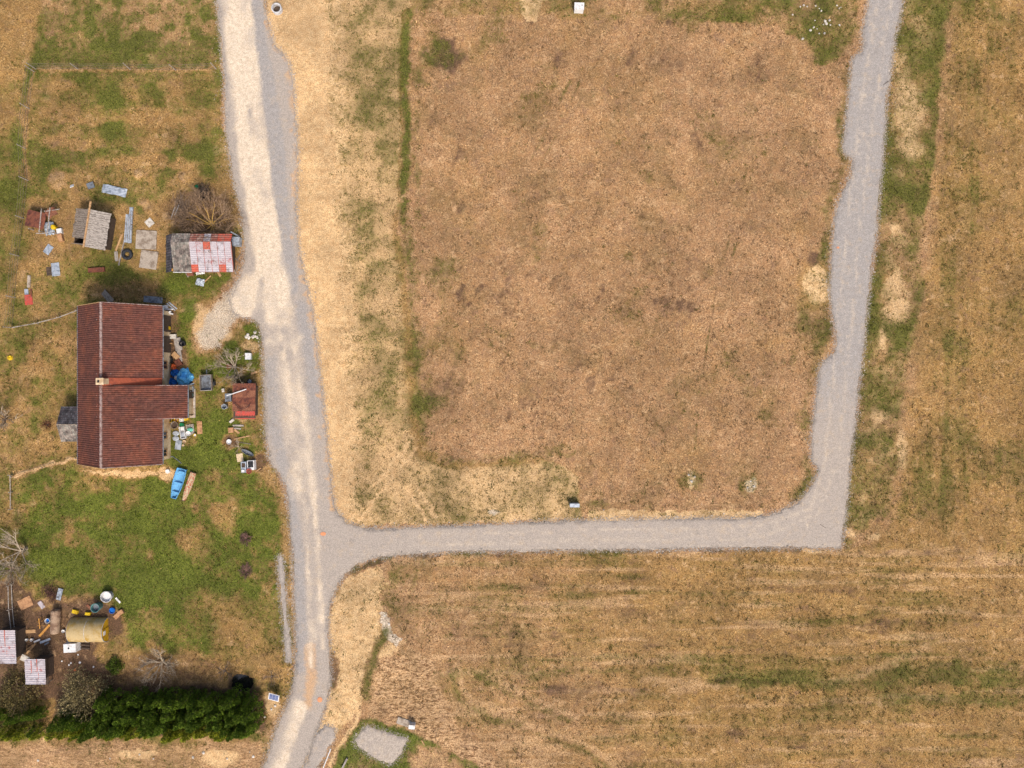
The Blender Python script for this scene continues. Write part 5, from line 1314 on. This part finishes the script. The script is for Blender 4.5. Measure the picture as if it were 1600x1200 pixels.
slab('carton', 'tan carton beside the bright blue bowl', 'carton', 190, 956, .6, .5, .3, 30, CARD)
slab('carton', 'flattened brown carton at the greenhouse gable', 'carton', 183, 962, .7, .5, .12, 45, CARD)
plank('reddish plank between yellow crate and teal barrel', 136, 945, 146, 953, .3, .05, RUST2, .04)
m = MB(); m.lathe([(0, -1.35), (.45, -1.35), (.52, -1.2), (.52, 1.2), (.45, 1.35), (0, 1.35)], 18, (0, 0, .5), 'Y'); e = m.build('old_tank', M('tan_tank', T(166, 140, 116), T(128, 100, 80), .8, scale=1.5)); e.location = gp(91, 969); e.rotation_euler.z = R(-2); tag(e, 'long tan cylindrical tank lying west of the greenhouse', 'tank')
bucket('white blue-lidded jug north end of the orange trestle', 78, 968, .28, .5, WHITE, 'jug', 'jug', BLUE_DK)
t = thing('trestle', 'orange wooden trestle on brown soil', 'trestle', gp(68, 971), 5)
for sx in (-.25, .25):
    for sy in (-1, 1): m = MB(); m.beam((sx + .1 * sy, sy * .55, 0), (sx, sy * .2, .7), .07, .05); m.build('leg', WOOD_ORANGE, t)
m = MB(); m.beam((0, -.6, .72), (0, .6, .72), .1, .08); m.build('top_rail', WOOD_ORANGE, t)
plank('fresh orange plank leaning south of the trestle', 78, 976, 62, 994, .25, .05, WOOD_ORANGE, .05)
for lab, x0, y0, x1, y1, mt, w_ in (('grey plank in the scrap row west of the white tank, upper', 53, 1003, 63, 999, WHITE, .18), ('grey plank in the scrap row west of the white tank, middle', 63, 1004, 79, 998, GALV, .25), ('grey plank in the scrap row west of the white tank, lower', 70, 1007, 77, 1003, GALV_DK, .2),
                                   ('brown plank crossing the scrap row', 42, 1021, 56, 1005, WOOD_TAN, .2), ('thin brown lath in the scrap row', 43, 1014, 52, 1007, WOOD_TAN, .1), ('long brown board on soil beside the red striped shed', 33, 987, 56, 986, WOOD_TAN, .4)):
    plank(lab, x0, y0, x1, y1, w_, .05, mt, .05)
t = thing('white_tank', 'white cube tank with a black cap south of the greenhouse', 'tank', gp(117, 1008), 3)
m = MB(); m.box((0, 0, .5), (1.5, 1.05, 1.0), 0, None, .94); m.build('body', WHITE, t); m = MB(); m.lathe([(0, 1.05), (.09, 1.05), (.1, 1.0)], 12, (-.1, 0, 0)); m.f = [f[::-1] for f in m.f]; m.build('cap', BLACK, t)
for i, y in enumerate((1002, 1007, 1012)): plank(('northern', 'middle', 'southern')[i] + ' dark plank behind the white cube tank', 124, y, 141, y + 1, .22, .12, WOOD_DARK, .1)
for x, y, lab, r in ((89, 984, 'white jug at the tank end', .24), (101, 985, 'small white can between tank and greenhouse', .18), (51, 999, 'white pot in the scrap row', .16), (43, 999, 'grey pot at the start of the scrap row', .14)): bucket(lab, x, y, r, .3, WHITE, 'pot', 'pot', WHITE)
for x, y in ((122, 1023), (108, 1039), (97, 1033), (125, 1035), (146, 1042), (111, 1036)): rock('white scrap of litter on the bare garden soil', x, y, g.uniform(.1, .18), WHITE, 'litter on the soil', 'litter', 'litter', .3)
rock('orange scrap of litter on the bare garden soil', 117, 1046, .2, ORANGE, None, 'litter', 'litter', .3)
slab('metal_sheet', 'pale blue-grey metal panel tipped on dark brush', 'panel', 94, 928, .55, 1.35, .08, -14, GALV, .1)
slab('red_board', 'white and red painted board on the garden edge', 'board', 65, 945, .5, .9, .06, 35, REDROOF, .03)
slab('plywood', 'tan plywood sheet on soil near the garden fence', 'plywood', 40, 942, 1.6, 1.2, .04, 25, CARD, .05)
def striped_shed(label, x0, y0, x1, y1, h, mats, ncol):
    t, ax_, ay_ = shed_px('striped_shed', label, 'shed', x0, y0, x1, y1, h, WOOD_DARK)
    simple_walls(t, ax_, ay_, h - .35, WOOD_DARK, .4)
    n = ncol
    for i in range(n):
        L = 2 * ay_ / n; corr_sheet('roof_sheet', (-ax_, ay_ - i * L, h - .02 - .05 * i), (0, -L * 1.05, -.02), (2 * ax_, 0, 0), 3, t, mats[i % len(mats)], .02)
    m = MB(); m.box((0, 0, h - .3), (2 * ax_ - .1, 2 * ay_ - .1, .05)); m.build('roof_deck', WOOD_DARK, t)
    for fx_, a_, b_ in ((-.35, .05, .55), (.2, .0, .5), (.3, .55, .8)):
        m = MB(); m.beam((fx_ * ax_, ay_ * (1 - 2 * a_), h + .01 - .07 * n * a_ + .02), (fx_ * ax_, ay_ * (1 - 2 * b_), h + .02 - .06 * n * b_), .07, .03); m.build('paint_stripe', REDSHEET, t)
    return t
striped_shed('red and white striped sheet-roofed shed at the garden fence', -18, 985, 23, 1038, 2.4, [REDROOF, WHITEROOF, REDROOF], 5)
striped_shed('small shed with stained white sheet roof between soil and hedge', 38, 1030, 70, 1070, 2.2, [WHITEROOF, REDROOF, WHITEROOF, WHITEROOF], 4)
slab('pink_board', 'pinkish board lying against the small white roofed shed', 'board', 50, 1023, 1.0, .7, .06, -25, STONE, 1.2)
t = thing('lean_to', 'open lean-to frame of dark boards beside the small shed', 'frame', gp(80, 1045), 0)
for yy in (-1.2, 1.2): m = MB(); m.box((.2, yy, .5), (.1, .1, 1.0)); m.build('post', WOOD_GREY, t)
m = MB(); m.box((0, 0, 1.0), (.7, 2.8, .06)); m.build('roof_board', WOOD_DARK, t); m = MB(); m.box((.1, .3, 1.05), (.08, 1.6, .06)); m.build('batten', WOOD_TAN, t)
for x, y, lab in ((30, 1000, 'grey bin standing at the red striped shed wall, northern'), (30, 1016, 'grey bin standing at the red striped shed wall, southern')): bucket(lab, x, y, .4, .7, GALV_DK, 'bin', 'bin', WOOD_DARK)

# ------------------------------------------------------------------ things by the roads and in the fields
t = thing('concrete_ring', 'pale concrete well ring standing beside the gravel road', 'well ring', gp(434, 16, 0))
m = MB(); m.lathe([(.46, 0), (.6, 0), (.6, .55), (.46, .55), (.46, 0)], 28); m.build('ring', CONC_LT, t); m = MB(); m.lathe([(0, .08), (.46, .08)], 24); m.build('bottom', WOOD_DARK, t)
t = thing('white_cabinet', 'white electricity cabinet standing in the top verge of the field', 'cabinet', gp(904, 16), -2)
m = MB(); m.box((0, 0, .45), (1.05, .75, .9)); m.build('body', WHITE, t); m = MB(); m.box((0, 0, .93), (1.12, .82, .06)); m.build('lid', WHITE, t); m = MB(); m.box((.32, .1, .97), (.14, .1, .03)); m.build('vent', GALV_DK, t)
t = thing('white_cabinet', 'low white cabinet standing near the side road in speckled sand', 'cabinet', gp(897, 788), 0)
m = MB(); m.box((0, 0, .4), (1.05, .36, .8)); m.build('body', WHITE, t); m = MB(); m.box((0, 0, .83), (1.12, .42, .06)); m.build('lid', GALV, t)
t = thing('white_cabinet', 'white cabinet on a concrete pad above the gravel pad', 'cabinet', gp(645, 1131), -5)
m = MB(); m.box((0, 0, .4), (.65, .4, .8)); m.build('body', WHITE, t); m = MB(); m.box((0, 0, .83), (.72, .46, .06)); m.build('lid', WHITE, t)
slab('concrete_pad', 'tan concrete pad beside the white cabinet', 'pad', 631, 1128, 1.6, .8, .1, -18, CONC)
t = thing('solar_panel', 'small blue solar panel in white frame beside the road', 'solar panel', gp(432, 1084), -15)
m = MB(); m.beam((0, 0, 0), (0, 0, .9), .08, .08); m.build('post', GALV, t)
m = MB(); m.box((0, 0, .95), (1.25, .95, .04), 0, (20, 0)); fr = m.build('frame', WHITE, t)
for i in range(3):
    m = MB(); m.box((-.36 + .36 * i, .01, .985), (.34, .78, .02), 0, (20, 0)); m.build('cell', PANELBLUE, t)
t = thing('marker_disc', 'orange paint mark on the gravel road near the bend', 'paint mark', P(500, 1093) + Vector((0, 0, .062))); m = MB(); m.lathe([(0, .004), (.28, .004), (.3, 0)], 20); m.f = [f[::-1] for f in m.f]; m.build('mark', PAINT, t)
for x, y, lab, r in ((505, 834, 'orange paint mark at the road junction', .3), (1309, 387, 'small orange paint mark on the eastern road', .16)):
    m = MB(); m.lathe([(0, .004), (r, .004), (r * 1.1, 0)], 16, squash=.7); m.f = [f[::-1] for f in m.f]; e = m.build('paint_mark', PAINT); e.location = P(x, y) + Vector((0, 0, .062)); tag(e, lab, 'paint mark')
for x0, y0, x1, y1, lab in ((1380, 133, 1388, 127, 'thin dark stick lying on the eastern road'), (1281, 819, 1290, 825, 'short dark stick lying on the road corner')):
    e = plank(lab, x0, y0, x1, y1, .05, .04, WOOD_DARK, .1, 'stick', 'stick')
for i in range(26): rock('whitish stone in the green verge by the eastern road', g.uniform(1238, 1318), g.uniform(5, 62), g.uniform(.08, .2), STONE, 'stones in the eastern verge')
for x, y in ((1085, 745), (1080, 752), (1076, 742), (1173, 752), (1178, 760), (1168, 762), (601, 962), (608, 975)): rock('pale stone in a bare patch of the field', x, y, g.uniform(.1, .2), STONE, 'stones in bare field patches')
for x, y in ((355, 1185), (318, 1176), (302, 1183), (218, 1179), (240, 1185), (430, 1103), (424, 1108), (414, 1120), (390, 1175), (396, 1182), (172, 1185), (60, 1188)): rock('white stone on rough ground south of the conifer hedge', x, y, g.uniform(.08, .2), STONE, 'stones south of the hedge')
plank('long white pole lying beside the lower gravel verge', 505, 1200, 517, 1170, .1, .08, WHITE, .04, 'pole', 'pole')
plank('grey board on edge at the lawn corner', 535, 1200, 543, 1184, .2, .3, WOOD_GREY2, .1, 'board', 'board')
slab('lawn_post', 'tan stake lying at the lawn tip', 'stake', 661, 1160, .12, .7, .08, 30, WOOD_TAN)
crumpled('daffodils', 'bright yellow flower clump in grass by the west fence', 'flowers', 16, 559, .3, .3, .25, YELLOW, 11)

# ------------------------------------------------------------------ fences
def fence(label, pts, step, hgt, rails=2, mat=WIRE, pr=.05, rail=False):
    q0 = gp(*pts[0]); t = thing('wire_fence' if not rail else 'rail_fence', label, 'fence', q0)
    P3 = []
    for (a, b) in zip(pts[:-1], pts[1:]):
        L = math.hypot(b[0] - a[0], b[1] - a[1]); n = max(1, int(round(L / step)))
        for i in range(n): P3.append((a[0] + (b[0] - a[0]) * i / n, a[1] + (b[1] - a[1]) * i / n))
    P3.append(pts[-1]); loc = []
    for p in P3:
        w_ = gp(*p) - q0; w_.z -= .05; top = w_ + Vector((random.uniform(-.06, .06), random.uniform(-.06, .06), hgt + random.uniform(-.05, .1)))
        m = MB(); m.tube([w_, top], pr, 6); m.build('post', WOOD_GREY2, t); loc.append((w_, top))
    for k in range(rails):
        f = (k + .6) / rails; m = MB()
        m.tube([a.lerp(b, min(f, .93)) for a, b in loc], .05 if rail else .014, 5); m.build('rail' if rail else 'wire', mat, t)
    return t
fence('wire fence with grey posts across the top garden', [(56, 108), (122, 108), (204, 109), (275, 110), (338, 108)], 75, 1.6, 4)
fence('wire fence with grey posts down the west garden edge', [(54, 112), (46, 170), (40, 232), (44, 282), (30, 400), (24, 465), (20, 512)], 60, 1.6, 4)
fence('low grey rail fence running to the farmhouse northwest side', [(22, 512), (60, 506), (95, 496), (124, 486)], 36, .8, 1, WOOD_GREY2, .05, True)
fence('low rail fence below the farmhouse west side', [(22, 745), (70, 730), (122, 716)], 36, .7, 1, WOOD_TAN, .05, True)
fence('short grey rail fence at the lawn west end', [(20, 742), (20, 795)], 26, .8, 1, WOOD_GREY2, .05, True)
fence('pale pole fence along the lower-left garden', [(20, 912), (22, 950), (25, 985)], 37, 1.1, 2, WOOD_GREY2, .05, True)

# ------------------------------------------------------------------ trees
def bare_tree(label, px, py, h, spread, mat, seed, limbs=7, low=False, tw=None, density=1.0, name='bare_tree', cat='tree', group=None):
    g = random.Random(seed); t = thing(name, label, cat, gp(px, py, -.03), 0, group)
    tr, cr = MB(), MB()
    th = h * (.12 if low else .3); r0 = .035 * h + .03
    tr.tube([(0, 0, 0), (g.uniform(-.05, .05), g.uniform(-.05, .05), th)], [r0 * 1.2, r0], 8)
    def grow(p, d, L, r, lvl):
        n = 4; pts = [p]; q = p; dd = d
        for i in range(n):
            dd = (dd + Vector((g.uniform(-.22, .22), g.uniform(-.22, .22), g.uniform(-.12, .16)))).normalized(); q = q + dd * L / n; pts.append(q)
        (tr if lvl == 0 else cr).tube(pts, [r * (1 - .17 * i) for i in range(n + 1)], 5 if lvl == 0 else 3, False)
        if lvl < 3:
            k = int({0: 6, 1: 5, 2: 3}[lvl] * density + g.random())
            for i in range(k):
                f = g.uniform(.25, 1); a = pts[min(n - 1, int(f * n))].lerp(pts[min(n, int(f * n) + 1)], f * n % 1)
                nd = (dd + Vector((g.uniform(-1, 1), g.uniform(-1, 1), g.uniform(-.35, .5))) * .85).normalized(); grow(a, nd, L * g.uniform(.4, .65), r * .5, lvl + 1)
    for i in range(limbs):
        a = 2 * math.pi * (i + g.uniform(-.3, .3)) / limbs; el = g.uniform(.25, .8)
        grow(Vector((0, 0, th * g.uniform(.75, 1))), Vector((math.cos(a) * math.cos(el), math.sin(a) * math.cos(el), math.sin(el) * (h / spread) * .8)).normalized(), spread * g.uniform(.6, .85), r0 * .55, 0)
    tr.build('trunk', mat, t); cr.build('crown', tw or mat, t)
    return t
bare_tree('wide bare tree with yellowish limbs behind the patched shed', 334, 352, 3.6, 3.9, BARK_YEL, 1, 11, True, M('brown_twig', T(152, 126, 100), T(118, 94, 76), .95, scale=5), 1.4)
bare_tree('bare shrub tree with pale twigs north of the rusty shed', 368, 573, 2.6, 2.5, BARK_PALE, 2, 9, True, BARK_PALE, 1.0)
bare_tree('pale leafless tree at the west edge of the lawn', 42, 857, 3.8, 3.2, BARK_PALE, 3, 7, False, BARK_PALE, 1.0)
bare_tree('grey leafless tree at the left garden edge above the plywood', 22, 888, 3.2, 2.6, BARK, 12, 8, True, BARK_PALE, 1.0)
bare_tree('leafless tree standing alone above the conifer hedge', 256, 1033, 3.2, 2.4, BARK_PALE, 4, 10, True, BARK_PALE, .9)
bare_tree('small twiggy bush beside the pond', 352, 1048, 1.3, 1.3, BARK, 5, 8, True, BARK, .8, 'bush', 'bush')
bare_tree('small bare sapling bush by the road beside the solar panel', 425, 1057, 1.1, 1.2, BARK, 6, 8, True, BARK, .7, 'bush', 'bush')
bare_tree('grey twig bush at the west fence beside the outhouse', 10, 655, 2.2, 1.9, BARK, 7, 9, True, BARK_PALE, 1.0, 'bush', 'bush')
bare_tree('dark twig heap bush west of the outhouse', 75, 664, .7, .7, WOOD_DARK, 8, 10, True, RUST, 1.0, 'bush', 'bush')
bare_tree('low brown shrub on the lawn, the northern of two', 384, 841, .6, .75, M('shrub_twig', T(150, 116, 106), T(110, 80, 74), .95, scale=5), 9, 14, True, MATS['shrub_twig'], 1.4, 'shrub', 'shrub')
bare_tree('low brown shrub on the lawn, the southern of two', 385, 891, .6, .75, MATS['shrub_twig'], 10, 14, True, MATS['shrub_twig'], 1.4, 'shrub', 'shrub')
bare_tree('small pruned twig plant beside the white drain cap', 373, 698, .8, 1.0, BARK_PALE, 13, 7, True, BARK_PALE, .7, 'bush', 'bush')
# brush pile
t = thing('brush_pile', 'dark pile of cut twigs behind the bare tree near the road', 'brush pile', gp(318, 302)); g2 = random.Random(3); m = MB(); m2 = MB()
for i in range(420):
    a = g2.uniform(0, 6.28); r = abs(g2.gauss(0, .55)); p = Vector((r * math.cos(a), r * math.sin(a) * 1.1, max(.02, (1 - r) * .7 * g2.random()))); a = g2.uniform(0, 6.28); L = g2.uniform(.3, 1.0)
    (m if i % 3 else m2).tube([p, p + Vector((math.cos(a) * L, math.sin(a) * L, g2.uniform(-.1, .25)))], [.018, .008], 3, False)
m.build('twigs', WOOD_DARK, t)['kind'] = 'stuff'; m2.build('pale_twigs', BARK, t)['kind'] = 'stuff'
bucket('green bucket on the dark brush pile', 310, 293, .18, .25, GREEN, inner=GREEN, z=.3)
t = thing('brush_pile', 'heap of grey cut branches west of the bare tree', 'brush pile', gp(283, 335)); m = MB()
for i in range(150):
    p = Vector((g2.gauss(0, .55), g2.gauss(0, .8), g2.uniform(.03, .45))); a = R(70) + g2.gauss(0, .35); L = g2.uniform(.6, 1.9)
    m.tube([p, p + Vector((math.cos(a) * L, math.sin(a) * L, g2.uniform(-.05, .15)))], [.022, .01], 3, False)
m.build('branches', BARK, t)['kind'] = 'stuff'
for x0, y0, x1, y1, lab in ((270, 343, 277, 325, 'pale long pole on the grey branch heap, western'), (276, 338, 283, 322, 'pale long pole on the grey branch heap, eastern')): plank(lab, x0, y0, x1, y1, .1, .08, WOOD_GREY2, .5, 'pole', 'pole')
# brown twig heap near the metal panel
t = thing('brush_pile', 'reddish brown twig heap left of the tipped metal panel', 'brush pile', gp(80, 926)); m = MB()
for i in range(200):
    p = Vector((g2.gauss(0, .5), g2.gauss(0, .45), g2.uniform(.02, .4))); a = g2.uniform(0, 6.28); L = g2.uniform(.3, .9)
    m.tube([p, p + Vector((math.cos(a) * L, math.sin(a) * L, g2.uniform(-.05, .15)))], [.02, .01], 3, False)
m.build('twigs', M('red_twigs', T(104, 72, 64), T(74, 52, 48), .95), t)['kind'] = 'stuff'

LEAFM = NT('conifer_needles'); LEAFM.bsdf.inputs['Specular IOR Level'].default_value = .15
LEAF = LEAFM.done(LEAFM.attr('tint').outputs['Color'], .75)
def leaf_mesh(name, pts, dirs, size, cols, seed):
    g = np.random.default_rng(seed); n = len(pts); pts = np.array(pts); dirs = np.array(dirs); size = np.array(size)[:, None]
    sd = np.cross(dirs, g.normal(0, 1, (n, 3))); sd /= np.linalg.norm(sd, axis=1)[:, None] + 1e-6
    v = np.empty((n, 4, 3)); v[:, 0] = pts; v[:, 1] = pts + dirs * size * .55 + sd * size * .28; v[:, 2] = pts + dirs * size; v[:, 3] = pts + dirs * size * .55 - sd * size * .28
    me = bpy.data.meshes.new(name); me.from_pydata(v.reshape(-1, 3).tolist(), [], [(4 * i, 4 * i + 1, 4 * i + 2, 4 * i + 3) for i in range(n)])
    c = np.ones((n, 4, 4), np.float32); c[:, :, :3] = np.array(cols)[:, None, :]
    a = me.color_attributes.new('tint', 'FLOAT_COLOR', 'POINT'); a.data.foreach_set('color', c.ravel()); me.materials.append(LEAF); return me
def conifer_mesh(h, r, n, seed, c1, c2):
    g = np.random.default_rng(seed); pts, ds, sz, cs = [], [], [], []
    nc = 52
    for j in range(nc):
        t_ = 1 - (1 - (j + .5) / nc) ** .8; a = j * 2.399 + g.uniform(-.4, .4); z = h * (.1 + .84 * t_); rr = r * (1 - t_ ** 1.25 * .96) * g.uniform(.75, 1.1)
        c = np.array([rr * math.cos(a), rr * math.sin(a), z]); cr = g.uniform(.16, .28); kc = g.uniform(.4, 1.25)
        for i in range(n // nc):
            v = g.normal(0, 1, 3); v /= np.linalg.norm(v); v[2] = v[2] * .7 + .25
            pts.append(tuple(c + v * cr * g.uniform(.5, 1))); d = v + np.array([math.cos(a) * .5, math.sin(a) * .5, .6]) + g.normal(0, .2, 3); ds.append(d / np.linalg.norm(d)); sz.append(g.uniform(.09, .2))
            k = g.random(); cs.append((np.array(c1) * k + np.array(c2) * (1 - k)) * kc)
    return leaf_mesh('conifer_crown', pts, ds, sz, cs, seed)
GA, GB = lin((124, 146, 44)), lin((60, 84, 24)); G_SUN = lin((178, 178, 50))
CON = [conifer_mesh(4.4, (.85, 1.0, .9, 1.05, .95)[i], 3100, 21 + i, (GA if i < 3 else G_SUN), GB) for i in range(5)]
tmesh = MB(); tmesh.tube([(0, 0, -.05), (0, 0, 3.6)], [.12, .03], 6)
trunk_me = link_mesh('tmp_trunk', tmesh.v, tmesh.f, BARK).data; bpy.data.objects.remove(bpy.data.objects['tmp_trunk'])
gh_ = random.Random(4)
def conifer(px, py, sc, label, group):
    if 90 < px < 172 and py < 1108: return
    t = thing('conifer', label, 'conifer', gp(px, py, -.03), gh_.uniform(0, 360), group); t.scale = (sc * gh_.uniform(.85, 1.15), sc * gh_.uniform(.85, 1.15), sc * gh_.uniform(.85, 1.12))
    for nm, me in (('trunk', trunk_me), ('crown', gh_.choice(CON[:3] if py < 1126 else CON[2:]))):  # southern rows get yellow-green crowns: the sunlit fringe put into leaf colour
        o = bpy.data.objects.new(nm, me); COL.objects.link(o); o.parent = t
    return t
for row, (y, xa, xb) in enumerate(((1086, 132, 398), (1100, 120, 408), (1115, 110, 408), (1128, 104, 402), (1139, 108, 388))):
    n = 22
    for i in range(n): conifer(xa + (xb - xa) * (i + .5 * (row % 2)) / (n - .5) + gh_.uniform(-7, 7), y + gh_.uniform(-5, 5), gh_.uniform(.8, 1.04) * (1, 1, 1, .95, .62)[row], 'dark green conifer in the long dense hedge along the south of the garden', 'conifers of the long hedge')
for i in range(14): conifer(6 + 66 * (i % 7) / 6 + gh_.uniform(-4, 4), 1112 + 24 * (i // 7) + gh_.uniform(-4, 4), .62, 'green conifer in the short hedge at the garden corner', 'conifers of the short hedge')
def leafy_bush(label, px, py, rx, h, c1, c2, n, seed, twigs=True):
    g = np.random.default_rng(seed); t = thing('leafy_bush', label, 'bush', gp(px, py, -.03)); pts, ds, sz, cs = [], [], [], []
    for i in range(n):
        v = g.normal(0, 1, 3); v /= np.linalg.norm(v); v[2] = abs(v[2]); k = g.uniform(.45, 1) * (1 + .22 * math.sin(4 * math.atan2(v[1], v[0]) + seed)); pts.append((v[0] * rx * k, v[1] * rx * k, .15 + v[2] * h * k)); d = v + g.normal(0, .7, 3); ds.append(d / np.linalg.norm(d)); sz.append(g.uniform(.1, .26)); q = g.random(); cs.append(np.array(c1) * q + np.array(c2) * (1 - q))
    o = bpy.data.objects.new('crown', leaf_mesh('bush_crown', pts, ds, sz, cs, seed)); COL.objects.link(o); o.parent = t
    m = MB(); gg = random.Random(seed)
    for i in range(16):
        a = gg.uniform(0, 6.28); m.tube([(0, 0, 0), (rx * .4 * math.cos(a), rx * .4 * math.sin(a), h * .5), (rx * .8 * math.cos(a), rx * .8 * math.sin(a), h * .8)], [.05, .03, .01], 4, False)
    m.build('trunk', BARK, t); return t
OL, OD = lin((160, 144, 100)), lin((92, 82, 54))
leafy_bush('round olive-grey willow bush overlapping the hedge end', 140, 1080, 2.9, 3.4, OL, OD, 5200, 31)
leafy_bush('brown-olive shrub left of the willow bush', 34, 1080, 2.7, 2.2, lin((124, 110, 66)), lin((70, 62, 40)), 4200, 32)
leafy_bush('low green shrub on soil east of the greenhouse', 181, 1040, .9, .6, lin((96, 108, 36)), lin((60, 78, 24)), 900, 33)
